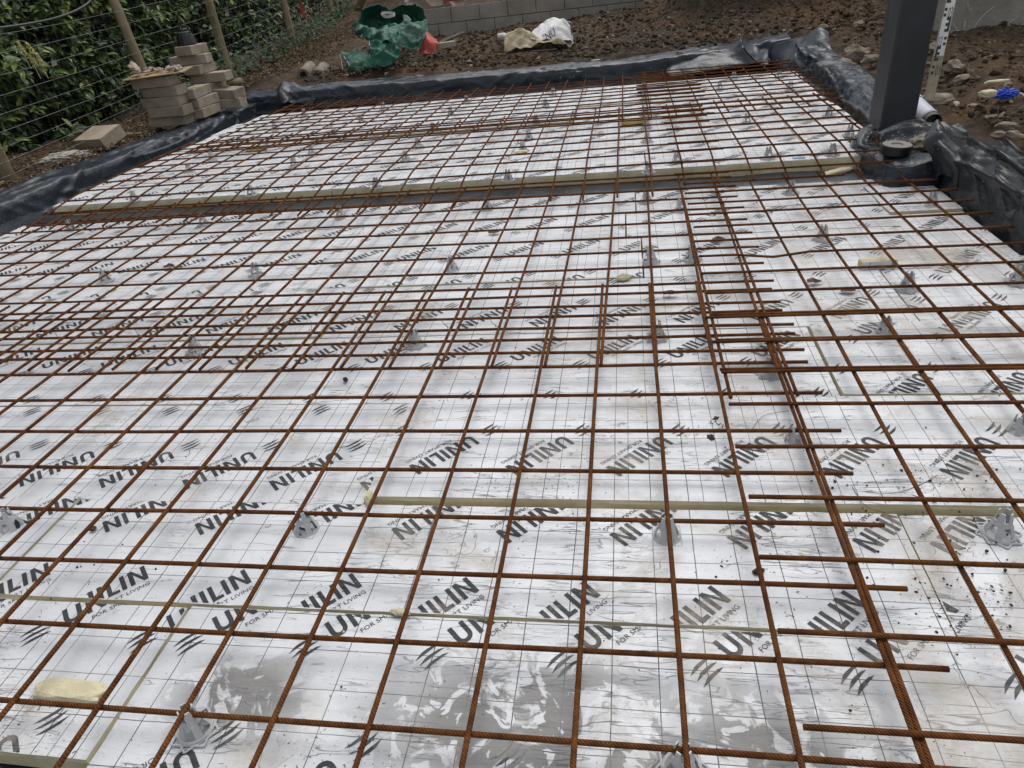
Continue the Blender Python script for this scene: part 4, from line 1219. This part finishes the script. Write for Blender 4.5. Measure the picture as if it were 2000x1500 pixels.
# mortar board
mb = MB(); mb.box((0, 0, 0), (.66, .40, .012)); o = mb.build('mortar_board', M['ply'], bevel=.002)
o.location = (bx - .02, by + .03, bz + .532); o.rotation_euler = (math.radians(2), math.radians(-1.5), .25)
tag(o, 'thin brown plywood board on the front pile of blocks', 'board')
for k in range(44):
    x, y = random.uniform(-.25, .24), random.uniform(-.13, .13)
    r_ = random.uniform(.012, .034)
    if k == 0: x, y, r_ = -.22, -.03, .062
    c = (bx - .02 + x * .97 - y * .25, by + .03 + y * .97 + x * .25, bz + .540 - .02 * (x / .25) * .5 + .012)
    lump('mortar_lump', c, (r_ * 1.5, r_, r_ * .75), 'mortar_pink', 'pinkish dried mortar lumps heaped on the plywood board' if k else 'largest pink mortar lump at the left end of the plywood board',
         'mortar', random.uniform(0, 3), .5, 2.5, 'dried mortar lumps on the board' if k else None, sub=1 if k else 2, tilt=(random.uniform(-.6, .6), random.uniform(-.5, .5)))
# black lamp on top
t = empty('site_lamp', (rx - .02, ry + .02, .06 + BH * 7 + .021)); mb = MB()
mb.lathe([(.0, 0), (.108, 0), (.112, .012), (.108, .03), (.092, .10), (.078, .135), (.05, .146), (.0, .148)], 14); mb.build('lamp_body', M['black'], t)
mb = MB(); mb.lathe([(.045, .146), (.045, .165), (.036, .175), (0, .176)], 12); mb.build('top_knob', M['black'], t)
mb = MB(); mb.tube([(-.09, 0, .12), (-.07, 0, .19), (0, 0, .212), (.07, 0, .19), (.09, 0, .12)], .007, 6); mb.build('carry_handle', M['black'], t)
mb = MB(); mb.box((-.107, -.03, .06), (.01, .008, .10)); mb.build('warning_strip', M['terracotta'], t)
tag(t, 'black moulded site lamp on top of the tall block pile', 'lamp')
# loose block and its timber
c = P(190, 278, .05)
block((c.x + .02, c.y + .04, .085), (BL, .30, .13), -.30, 'single tan concrete block lying apart, left of the piles', .30, -.04, None).data.materials[0] = M['tan_block']
mb = MB(); mb.tube([P(140, 262, .06), P(160, 259, .06), P(205, 268, .06)], .022, 8, rf=lambda u: .8 + .3 * u); tag(mb.build('broken_stick', M['twig']), 'pale broken stick behind the single tan block', 'stick')
mb = MB(); mb.box(P(262, 262, .03), (.26, .12, .03), Matrix.Rotation(.1, 3, 'Z')); tag(mb.build('timber_offcut', M['ply'], bevel=.003), 'small flat timber offcut right of the single tan block', 'timber offcut')
lump('concrete_spill', P(128, 316, -.02), (.22, .09, .06), 'white_rubble', 'whitish spill of set concrete beside the left polythene upstand', 'concrete', .9, .35, 5, sub=4)
lump('blue_scrap', P(2, 328, .08), (.05, .05, .05), 'blue', 'blue plastic scrap at the left edge beside a fence post', 'plastic scrap')

# ================================================================= wire fence
FXs = [(-4.17, 4.85), (-4.58, 7.95), (-4.32, 9.45), (-4.32, 11.85), (-4.36, 14.05), (-4.42, 14.5)]
t = empty('wire_fence', (-4.3, 4.85, 0))
fl = Vector((-4.3, 4.85, 0))
FP = [(-4.17, 2.4)] + FXs[:1] + [(-4.5, 7.95)] + FXs[2:5] + [(-4.5, 18)]
leans = {0: (-.02, 0), 1: (-.09, .01), 2: (0, 0), 3: (.01, 0), 4: (0, 0), 5: (.0, .02)}
for k, (x, y) in enumerate(FXs):
    zb = gz(x, y, False) - .15; mb = MB(); lx, ly = leans[k]
    pts = [Vector((x + lx * h_ - fl.x, y + ly * h_ - fl.y, zb + h_)) for h_ in (0, .3, .6, .9, 1.2, 1.5, 1.8)]
    mb.tube([p + Vector((.006 * noise.noise(p * 2), .006 * noise.noise(p * 3), 0)) for p in pts], .058, 14, rf=lambda u: 1.08 - .14 * u)
    mb.build('fence_post', M['wood'], t, smooth=True)
mb = MB()
FPz = [Vector((x + .055, y, gz(x, y, False))) for x, y in FP]
def fence_pt(s, h_):
    k = min(int(s), len(FPz) - 2); q = FPz[k].lerp(FPz[k + 1], s - k); return Vector((q.x - fl.x, q.y - fl.y, q.z + h_))
ns = len(FPz) - 1
for hi, h_ in enumerate((.06, .17, .28, .40, .53, .67, .82, .98, 1.12)):
    mb.tube([fence_pt(ns * i / 60, h_ - .012 * math.sin(ns * i / 60 % 1 * PI) + .006 * noise.noise(Vector((i * .7, hi, 0)))) for i in range(61)], .0016, 4, caps=False)
yy = []
for k in range(ns):
    Lk = (FPz[k + 1] - FPz[k]).length; n = int(Lk / .15); yy += [k + i / n for i in range(n)]
for s in yy:
    mb.tube([fence_pt(s + .004 * math.sin(h_ * 9 + s * 7), h_) for h_ in (.05, .3, .6, .9, 1.13)], .0010, 4, caps=False)
mb.build('wire_netting', M['galv'], t)
mb = MB(); q = [PY(583, 4, 11.7), PY(586, 18, 11.7), PY(592, 34, 11.7)]
patch(mb, [[q[0] - fl, q[0] - fl + Vector((.05, 0, 0))], [q[1] - fl, q[1] - fl + Vector((.06, .02, 0))], [q[2] - fl, q[2] - fl + Vector((.05, 0, 0))]], 6, 4, .006, 9)
mb.build('red_tag', M['red_strap'], t, solid=.004)
tag(t, 'round-post wire stock fence along the hedge on the left', 'fence')
mb = MB(); a, b = PY(690, 34, 14.8), PY(712, -12, 14.6)
mb.tube([a - (b - a) * .3, a, b, b + (b - a)], .085, 12); tag(mb.build('leaning_stake', M['wood'], smooth=True), 'thick mossy wooden stake leaning right at the end of the fence', 'stake')
mb = MB(); mb.tube(catmull([PY(-10, 56, 4.9), PY(60, 46, 5.2), PY(120, 32, 5.6), PY(165, 12, 6.0), PY(190, -12, 6.2)], 6), .011, 7)
tag(mb.build('black_cable', M['black'], smooth=True), 'black hanging cable sagging across the fence at upper left', 'cable')

# ================================================================= hedge: separate laurel bushes
def laurel(y0, y1, x0, x1, h, n, label, seed, ll=.10):
    random.seed(seed)
    t = empty('laurel_bush', ((x0 + x1) / 2, (y0 + y1) / 2, -.1)); off = t.location
    cy, hy = (y0 + y1) / 2, (y1 - y0) / 2
    st = MB(); tips = []
    for k in range(int(16 * hy)):
        bx_, by_ = random.uniform(x0 + .15, x1 - .1), random.uniform(y0, y1)
        z_ = gz(bx_, by_, False) - .08; p = Vector((bx_, by_, z_)); pts = [p.copy()]
        hh = h * random.uniform(.6, 1.0)
        dx_, dy_ = random.uniform(-.1, .35), random.uniform(-.3, .3)
        for i in range(1, 6):
            pts.append(p + Vector((dx_ * i / 5 + .04 * random.uniform(-1, 1), dy_ * i / 5 + .05 * random.uniform(-1, 1), hh * i / 5)))
        st.tube([q - off for q in pts], random.uniform(.006, .015), 6, rf=lambda u: 1 - .65 * u)
        tips += pts[1:]
    st.build('stems', M['stem'], t)
    lf = MB(); i = 0; cl = []
    for k in range(int(n / 14)):
        y = random.uniform(y0 - .08, y1 + .08); z = random.random() ** .9 * h
        bulge = .16 * noise.noise(Vector((y * 1.9, z * 1.9, seed))) + .12
        depth = abs(random.gauss(0, .22))
        gap = noise.noise(Vector((y * 2.6, z * 2.6, seed + 9)))
        if gap < -.22 and depth < .35: continue
        x = x1 + bulge - depth - .10 * abs(z / h - .5)
        cl.append(Vector((x, y, gz(min(x, -4.9) if x < -4.9 else x, y, False) + z)))
    for c in cl:
        axis_ = (Vector((.7, random.uniform(-.8, .8), random.uniform(-.2, 1.0)))).normalized()
        for q in range(random.randint(10, 17)):
            d = (axis_ * .6 + rv() * .9).normalized()
            p = c + d * random.uniform(.03, .11) + axis_ * random.uniform(-.06, .06)
            nrm = (Vector((.45, -.15, .8)) + rv() * .65)
            L = ll * random.uniform(.55, 1.15)
            leafquad(lf, p - off, nrm, d + Vector((0, 0, -.25)), L, L * random.uniform(.30, .42), .12)
    lf.build('foliage', M['leaf'], t)
    # deep inner leaves that close the bush
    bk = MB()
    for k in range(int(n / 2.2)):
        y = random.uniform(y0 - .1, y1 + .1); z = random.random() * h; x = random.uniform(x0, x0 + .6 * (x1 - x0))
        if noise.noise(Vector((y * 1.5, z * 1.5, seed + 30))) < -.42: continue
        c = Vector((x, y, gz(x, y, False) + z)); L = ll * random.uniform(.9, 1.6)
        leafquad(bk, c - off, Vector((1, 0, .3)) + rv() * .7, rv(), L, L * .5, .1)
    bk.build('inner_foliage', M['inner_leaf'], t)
    tag(t, label, 'hedge bush', 'laurel bushes forming the hedge')
    return t


lb = [(2.6, 4.3, 'laurel bush at the left edge nearest the camera'), (4.3, 6.0, 'laurel bush with yellowish flower spikes at left'), (6.0, 7.8, 'laurel bush behind the front block pile'),
      (7.8, 9.6, 'laurel bush behind the tall pile carrying the lamp'), (9.6, 11.8, 'laurel bush between the second and third visible posts from the lamp'), (11.8, 14.2, 'laurel bush beside the red fence tag'),
      (14.2, 19, 'darkest laurel bush at the far end of the fence')]
for k, (a, b, lab) in enumerate(lb):
    dens = [2600, 5200, 5600, 5200, 5200, 4200, 3600][k]
    laurel(a, b, -6.3, -5.08, 2.3 if k < 5 else 2.6, dens, lab, 100 + k, .15)
random.seed(77)
# flower spikes on the second bush
for k, (px, py, hgt) in enumerate([(44, 95, .11), (61, 94, .08), (64, 116, .10), (79, 116, .10)]):
    c = PY(px, py, 5.05); mb = MB()
    for i in range(70):
        u = random.random(); a = random.uniform(0, 6.28); r_ = .017 * (1 - .6 * u)
        rock(mb, (c.x + r_ * math.cos(a) - .02 * u, c.y + r_ * math.sin(a), c.z - hgt / 2 + hgt * u), .0075, .9)
    mb.tube([c + Vector((0, 0, -hgt * .5 - .1)), c + Vector((-.02, 0, hgt * .5))], .003, 5)
    tag(mb.build('flower_spike', M['flower']), 'pale yellow flower spike on the laurel, %s' % ['leftmost and highest of the four', 'upper one, second from left', 'lower one, third from left', 'rightmost of the four'][k], 'flower spike', 'flower spikes on the laurel')
# ivy at the fence foot
mb = MB()
for _ in range(1500):
    y = random.uniform(7.6, 15); x = -4.35 + random.gauss(0, .16) + .05 * (y > 9.5)
    z = gz(x, y, False) + abs(random.gauss(0, .16))
    L = random.uniform(.04, .075)
    leafquad(mb, Vector((x, y, z)), Vector((.6, -.4, .7)) + rv() * .6, rv(), L, L * .8, .1)
tag(mb.build('ivy_cover', M['ivy']), 'dark green ivy and weeds growing along the fence foot', 'ivy', kind='stuff')

# ================================================================= bags and bits on the far soil
# green bulk bag
t = empty('bulk_bag', (-2.0, 9.6, gz(-2.0, 9.6, False)))
off = Vector(t.location)
Yb = 9.75
def G(px, py, y): return PY(px, py, y) - off
mb = MB()
# back and side walls of the open bag: outer rim down to ground
patch(mb, [[G(692, 52, 9.7), G(702, 36, 9.9), G(716, 20, 10.1), G(735, 11, 10.2), G(752, 17, 10.25), G(764, 22, 10.25), G(790, 17, 10.25), G(808, 16, 10.2), G(824, 23, 10.1), G(834, 38, 9.95)],
           [G(692, 66, 9.55), G(704, 56, 10.0), G(720, 48, 10.3), G(738, 46, 10.4), G(752, 48, 10.4), G(768, 50, 10.4), G(790, 46, 10.4), G(806, 44, 10.35), G(826, 46, 10.1), G(837, 52, 9.85)],
           [G(704, 76, 9.45), G(712, 78, 9.9), G(726, 80, 10.2), G(740, 80, 10.3), G(752, 80, 10.3), G(768, 80, 10.3), G(790, 78, 10.3), G(806, 76, 10.2), G(824, 72, 9.9), G(836, 66, 9.75)]], 14, 8, .05, 5, 1)
bagb = mb.build('bag_back', M['green_bag'], t, smooth=True, solid=.006)
mb = MB()
patch(mb, [[G(691, 54, 9.68), G(700, 49, 9.6), G(712, 50, 9.55), G(722, 58, 9.5), G(738, 62, 9.45), G(756, 52, 9.45), G(776, 50, 9.45), G(800, 48, 9.5), G(818, 44, 9.6), G(834, 38, 9.9)],
           [G(692, 62, 9.5), G(703, 62, 9.42), G(716, 66, 9.38), G(724, 74, 9.3), G(738, 70, 9.2), G(756, 66, 9.2), G(776, 64, 9.25), G(802, 62, 9.3), G(820, 60, 9.4), G(836, 52, 9.8)],
           [G(700, 68, 9.5), G(710, 74, 9.4), G(718, 80, 9.32), G(724, 88, 9.2), G(740, 88, 9.0), G(758, 86, 9.0), G(780, 92, 9.1), G(802, 98, 9.15), G(818, 92, 9.25), G(836, 64, 9.6)]], 14, 8, .045, 6, 4)
mb.build('bag_front', M['green_bag'], t, smooth=True, solid=.006)
mb = MB()   # front flap thrown down over the soil
patch(mb, [[G(732, 74, 9.22), G(745, 58, 9.32), G(760, 52, 9.36), G(775, 53, 9.36), G(778, 62, 9.3)],
           [G(722, 92, 9.0), G(738, 78, 9.1), G(754, 74, 9.12), G(772, 74, 9.12), G(778, 80, 9.1)],
           [G(719, 112, 8.95), G(732, 104, 8.92), G(750, 100, 8.92), G(770, 98, 8.95), G(780, 100, 8.95)],
           [G(704, 138, 8.88), G(722, 134, 8.84), G(742, 132, 8.82), G(764, 128, 8.84), G(783, 116, 8.9)]], 14, 12, .035, 7, 7)
bagf = mb.build('bag_flap', M['green_bag'], t, smooth=True, solid=.006)
mb = MB()   # loose left corner of the bag
patch(mb, [[G(664, 106, 9.3), G(686, 103, 9.3), G(708, 104, 9.25), G(722, 106, 9.15)],
           [G(672, 118, 9.15), G(690, 118, 9.1), G(708, 118, 9.05), G(720, 118, 9.0)],
           [G(680, 138, 9.0), G(694, 134, 8.98), G(706, 138, 8.92), G(716, 136, 8.9)]], 7, 7, .04, 5, 9)
bagc = mb.build('bag_corner', M['green_bag'], t, smooth=True, solid=.006)
def strap(pts, w, name='lifting_loop', par=None):
    mb = MB(); pp = catmull(pts, 5)
    vs = []
    for p in pp: vs += [p + Vector((0, 0, w / 2)), p - Vector((0, 0, w / 2))]
    mb.add(vs, [(2 * i, 2 * i + 1, 2 * i + 3, 2 * i + 2) for i in range(len(pp) - 1)])
    mb.build(name, M['webbing'], par or t, solid=.005)
strap([G(744, 28, 10.0), G(754, 33, 9.9), G(768, 30, 9.9), G(771, 27, 10.0), G(760, 25, 10.05), G(746, 25, 10.05)], .035, par=bagb)
strap([G(788, 36, 9.9), G(796, 38, 9.8), G(803, 46, 9.7)], .09, par=bagb)
strap([G(812, 17, 10.2), G(818, 15, 10.15), G(824, 22, 10.1)], .04, par=bagb)
strap([G(664, 107, 9.28), G(667, 122, 9.18), G(669, 137, 9.1)], .03, par=bagc)
strap([G(668, 108, 9.27), G(676, 118, 9.1), G(683, 130, 9.0)], .03, par=bagc)
strap([G(721, 80, 9.2), G(722, 104, 8.95), G(719, 132, 8.85)], .025, 'seam_tape', bagf)
tag(t, 'slumped green woven bulk bag with white lifting loops', 'bag')
# red bag piece
mb = MB()
patch(mb, [[PY(822, 67, 9.65), PY(834, 68, 9.62), PY(846, 76, 9.62)], [PY(820, 86, 9.5), PY(836, 84, 9.42), PY(856, 86, 9.5)], [PY(818, 108, 9.4), PY(832, 110, 9.36), PY(848, 100, 9.4)]], 8, 8, .03, 6, 2)
tag(mb.build('red_bag', M['red_bag'], smooth=True, solid=.006), 'crumpled red plastic bag right of the green bulk bag', 'bag')
mb = MB(); mb.box(PY(866, 88, 9.62), (.34, .12, .07), Matrix.Rotation(.5, 3, 'Z')); tag(mb.build('broken_slab', M['wall_block'], bevel=.006), 'broken concrete piece beside the red plastic bag', 'concrete')
mb = MB(); mb.tube([PY(858, 84, 9.8), PY(880, 74, 10.0), PY(905, 64, 10.2)], .022, 6); tag(mb.build('timber_batten', M['twig']), 'weathered timber batten leaning on the soil right of the red bag', 'timber')
# white sack
t = empty('sack', PY(1045, 95, 9.4)); off = Vector(t.location)
mb = MB()
patch(mb, [[G(1040, 64, 9.75), G(1060, 48, 9.85), G(1082, 38, 9.9), G(1100, 44, 9.9), G(1112, 52, 9.85)],
           [G(1034, 74, 9.55), G(1058, 66, 9.55), G(1082, 58, 9.55), G(1104, 62, 9.6), G(1116, 70, 9.75)],
           [G(1046, 86, 9.4), G(1062, 84, 9.4), G(1082, 80, 9.42), G(1106, 82, 9.5), G(1121, 86, 9.68)]], 9, 9, .04, 4, 3)
patch(mb, [[G(1041, 63, 9.76), G(1060, 47, 9.86), G(1082, 37, 9.91), G(1100, 43, 9.91), G(1113, 51, 9.86)],
           [G(1050, 66, 10.1), G(1064, 60, 10.2), G(1084, 54, 10.2), G(1102, 58, 10.2), G(1118, 64, 10.1)],
           [G(1060, 84, 10.1), G(1070, 82, 10.2), G(1084, 80, 10.2), G(1102, 82, 10.2), G(1120, 86, 9.9)]], 6, 6, .03, 4, 5)
wb = mb.build('white_bag', M['white_sack'], t, smooth=True, solid=.005)
mb = MB()
patch(mb, [[G(990, 72, 9.7), G(1010, 66, 9.72), G(1034, 63, 9.72), G(1048, 74, 9.6), G(1070, 84, 9.5), G(1098, 78, 9.55), G(1122, 86, 9.66)],
           [G(984, 84, 9.55), G(1006, 78, 9.5), G(1030, 76, 9.5), G(1050, 84, 9.42), G(1072, 88, 9.38), G(1096, 86, 9.42), G(1118, 90, 9.6)],
           [G(984, 104, 9.36), G(1004, 96, 9.36), G(1030, 94, 9.36), G(1054, 93, 9.34), G(1074, 93, 9.34), G(1096, 93, 9.36), G(1114, 92, 9.52)]], 9, 6, .05, 5, 8)
mb.build('dirty_lining', M['brown_sack'], t, smooth=True, solid=.005)
mb = MB(); mb.tube([G(974, 73, 9.78), G(984, 72, 9.76), G(996, 76, 9.72)], .055, 14, rf=lambda u: 1.0 - .25 * abs(u - .3)); mb.build('rolled_neck', M['white_sack'], t, smooth=True)
mb = MB()
for p_ in font_polys('"NU', .14, .17, -.085, -.05):
    vs = []
    for x, y in p_:
        b0, b1 = G(1066, 73, 9.34), G(1080, 63, 9.36); d_ = (b1 - b0).normalized(); u_ = Vector((-.35, .1, .93))
        vs.append((b0 + b1) / 2 + d_ * x + u_ * y + Vector((.0, -.035, 0)))
    mb.add(vs, [tuple(range(len(vs)))])
mb.build('printed_mark', M['ink'], wb)
tag(t, 'crumpled white plastic sack with dirty brown lining on the soil', 'sack')
# old clay pipe pieces
for k, (px, py, yy_, lab) in enumerate([(593, 150, 9.25, 'left of two old clay pipe ends in the soil at the far corner'), (620, 152, 9.2, 'right of two old clay pipe ends in the soil at the far corner')]):
    t = empty('clay_pipe'); a = PY(px, py - 3, yy_ - .1); b = a + Vector((-.04, .40, .05))
    mb = MB(); mb.tube([a, b], .086, 20, caps=False); mb.tube([a + (b - a) * .12, a + (b - a) * .2], .09, 20, caps=False); mb.build('pipe_barrel', M['clay_pipe'], t, smooth=True)
    mb = MB()
    d_ = (b - a).normalized(); s_ = d_.cross(Vector((0, 0, 1))).normalized(); u_ = s_.cross(d_)
    ring = [a + (s_ * math.cos(q) + u_ * math.sin(q)) * r_ for r_ in (.086, .05) for q in [2 * PI * i / 20 for i in range(20)]]
    mb.add(ring, [(i, (i + 1) % 20, 20 + (i + 1) % 20, 20 + i) for i in range(20)]); mb.build('pipe_rim', M['clay_pipe'], t)
    mb = MB(); mb.tube([a + d_ * .001, b], .049, 20); mb.build('bore_shade_plug', M['bore_shade'], t)  # capped near-black plug, painted shade in place of an open bore
    tag(t, lab, 'clay pipe', 'old clay pipe ends')
mb = MB(); a, b = PY(521, 112, 11.3), PY(540, 102, 11.6); mb.tube([a, b], .075, 16); tag(mb.build('terracotta_pipe', M['terracotta'], smooth=True), 'broken terracotta pipe lying in the ivy by the fence', 'clay pipe')
mb = MB(); a, b = PY(455, 166, 8.75), PY(470, 158, 8.9); mb.tube([a, b], .05, 10); tag(mb.build('log_piece', M['twig'], smooth=True), 'short pale log at the foot of the fence near the blocks', 'log')
# loose rebar offcut on soil
mb = MB(); a, b = PY(924, 104, 9.35), PY(1157, 124, 8.85); mb.tube([a, a.lerp(b, .5) + Vector((0, 0, .012)), b], .006, 6); tag(mb.build('loose_bar', M['rust']), 'single loose rusty bar lying on the soil in front of the sack', 'steel bar')
# timber edge visible behind the far upstand
for a, b, lab in [((1155, 115), (1355, 103), 'pale timber edge board behind the far upstand at right of centre'), ((845, 145), (955, 138), 'pale timber edge board behind the far upstand at left of centre')]:
    A_1, B_1 = PY(*a, 8.85), PY(*b, 8.88); c = (A_1 + B_1) / 2; d_ = B_1 - A_1
    mb = MB(); mb.box(c - Vector((0, 0, .03)), (d_.length, .05, .07), Matrix.Rotation(math.atan2(d_.y, d_.x), 3, 'Z')); tag(mb.build('edge_board', M['foam_bright'], bevel=.004), lab, 'timber board')
# blue glove and foam bits on the right
lump('blue_glove', PY(1962, 190, 4.9), (.075, .04, .035), 'blue', 'crumpled bright blue rubber glove on the soil at far right', 'glove', .2, .55, 4, sub=4)
mb = MB(); mb.tube(catmull([PY(1980, 184, 4.9), PY(1988, 181, 4.9), PY(1997, 184, 4.88), PY(2004, 190, 4.85)], 5), .006, 6); tag(mb.build('white_cord', M['webbing']), 'white cord end beside the blue glove', 'cord')
lump('foam_offcut', P(1928, 188, .14), (.05, .035, .025), 'foam_bright', 'small cream foam cube on the soil left of the blue glove', 'foam offcut', .3, .1, 3, boxy=.8)
lump('foam_offcut', P(1948, 161, .14), (.09, .02, .012), 'foam_bright', 'thin cream foam sliver on the soil above the blue glove', 'foam offcut', .15, .2, 3, boxy=.5)
lump('foam_offcut', PY(1300, 72, 9.9), (.06, .03, .03), 'foam_bright', 'small pale foam chip alone on the far soil', 'foam offcut', .5, .15, 3, boxy=.7)
# bigger stones
for px, py, z, s_, lab in [(1888, 238, .16, .085, 'pale rounded stone behind the black upstand at right'), (1938, 240, .15, .05, 'brown stone right of the pale rounded stone'),
                           (1976, 215, .15, .06, 'brown stone near the right edge below the glove'), (1962, 226, .15, .05, 'flat rust coloured stone below the blue glove'),
                           (1972, 172, .15, .05, 'smooth tan stone just above the blue glove'), (1676, 85, .2, .13, 'long dark stone left of the column, furthest of the group'),
                           (1705, 92, .2, .09, 'pale flat stone left of the column'), (1655, 108, .16, .09, 'brown stone beside the corner of the far right upstand'),
                           (1676, 50, .25, .07, 'pale angular stone high left of the column'), (1822, 98, .18, .09, 'tan stone between the column and the levelling staff'),
                           (1870, 115, .2, .11, 'long tan stone right of the levelling staff'), (1885, 125, .2, .06, 'small tan stone right of the levelling staff'),
                           (1610, 40, .3, .06, 'lone grey stone on the far bank at right'), (1330, 92, .2, .06, 'flat brown stone behind the far upstand'),
                           (1310, 60, .25, .07, 'flat tan stone on the far soil right of the sack'), (1990, 238, .14, .06, 'pale stone at the very right edge')]:
    c = P(px, py, z); c.z = gz(c.x, c.y) - s_ * .15
    lump('stone', c, (s_ * 1.05, s_ * .6, s_ * .5), 'pale_stone', lab, 'stone', random.uniform(-.4, .4), .45, 1.6, 'larger stones on the bare soil', sub=2, tilt=(random.uniform(-.3, .3), random.uniform(-.3, .3)))
# roots and branches on the back bank
for k, (pts, y_, r_) in enumerate([([(1330, 6), (1352, 14), (1372, 8)], 13, .02), ([(1440, 0), (1447, 8), (1444, 14)], 13, .018), ([(1592, 0), (1598, 14), (1601, 24)], 11, .02), ([(1626, -2), (1650, 8), (1684, 16), (1700, 2)], 10, .015),
                                 ([(1684, 16), (1688, 32)], 10, .018), ([(1700, 36), (1722, 28), (1746, 26)], 8.5, .012), ([(1570, 30), (1580, 18), (1592, 6)], 11.5, .014), ([(1040, 100), (1062, 98), (1088, 96)], 9.2, .01),
                                 ([(862, 150), (880, 138), (900, 140), (915, 136)], 8.95, .012)]):
    mb = MB(); mb.tube(catmull([PY(x, y, y_ - .05 * i) for i, (x, y) in enumerate(pts)], 5), r_, 6, rf=lambda u: 1 - .5 * u)
    tag(mb.build('exposed_root', M['twig']), ['bent root at the top behind the wall end', 'short upright root on the dark bank', 'pale root hanging on the bank left of the column', 'long forked root left of the column top', 'lower stub of the forked root left of the column',
                                            'green-grey hose-like shoot left of the column', 'thin slanting root on the bank right of centre', 'thin stick in front of the white sack', 'looped pale root just behind the far upstand'][k], 'root')
# dark scrub crowning the back bank
def scrub(x, y, label, seed, n=1500):
    random.seed(seed); t = empty('scrub_bush', (x, y, gz(x, y, False))); off = Vector(t.location)
    st = MB()
    for k in range(12):
        a = random.uniform(0, 6.28); st.tube([Vector((0, 0, -.1)), Vector((.3 * math.cos(a), .3 * math.sin(a), .5)), Vector((.8 * math.cos(a), .7 * math.sin(a), 1.1 + .4 * random.random()))], .016, 5, rf=lambda u: 1 - .7 * u)
    st.build('stems', M['stem'], t)
    lf = MB()
    for k in range(n):
        d = rv(); d.z = abs(d.z)
        p = Vector((d.x * 1.1, d.y * .6, d.z * 1.3))
        if noise.noise(p * 1.7 + Vector((seed, 0, 0))) < -.1: continue
        L = random.uniform(.06, .12); leafquad(lf, p, Vector((0, -.6, .6)) + rv() * .7, rv(), L, L * .45, .1)
    lf.build('foliage', M['ivy'], t)
    tag(t, label, 'bush', 'dark scrub along the back bank')
for k, (x, y) in enumerate([(-3.4, 15.5), (2.6, 11.0), (3.7, 10.9), (4.9, 10.9), (6.2, 10.8)]):
    scrub(x, y, 'dark scrub bush on the back bank, %s of five' % ['leftmost', 'second from left', 'middle one', 'fourth from left', 'rightmost'][k], 300 + k)
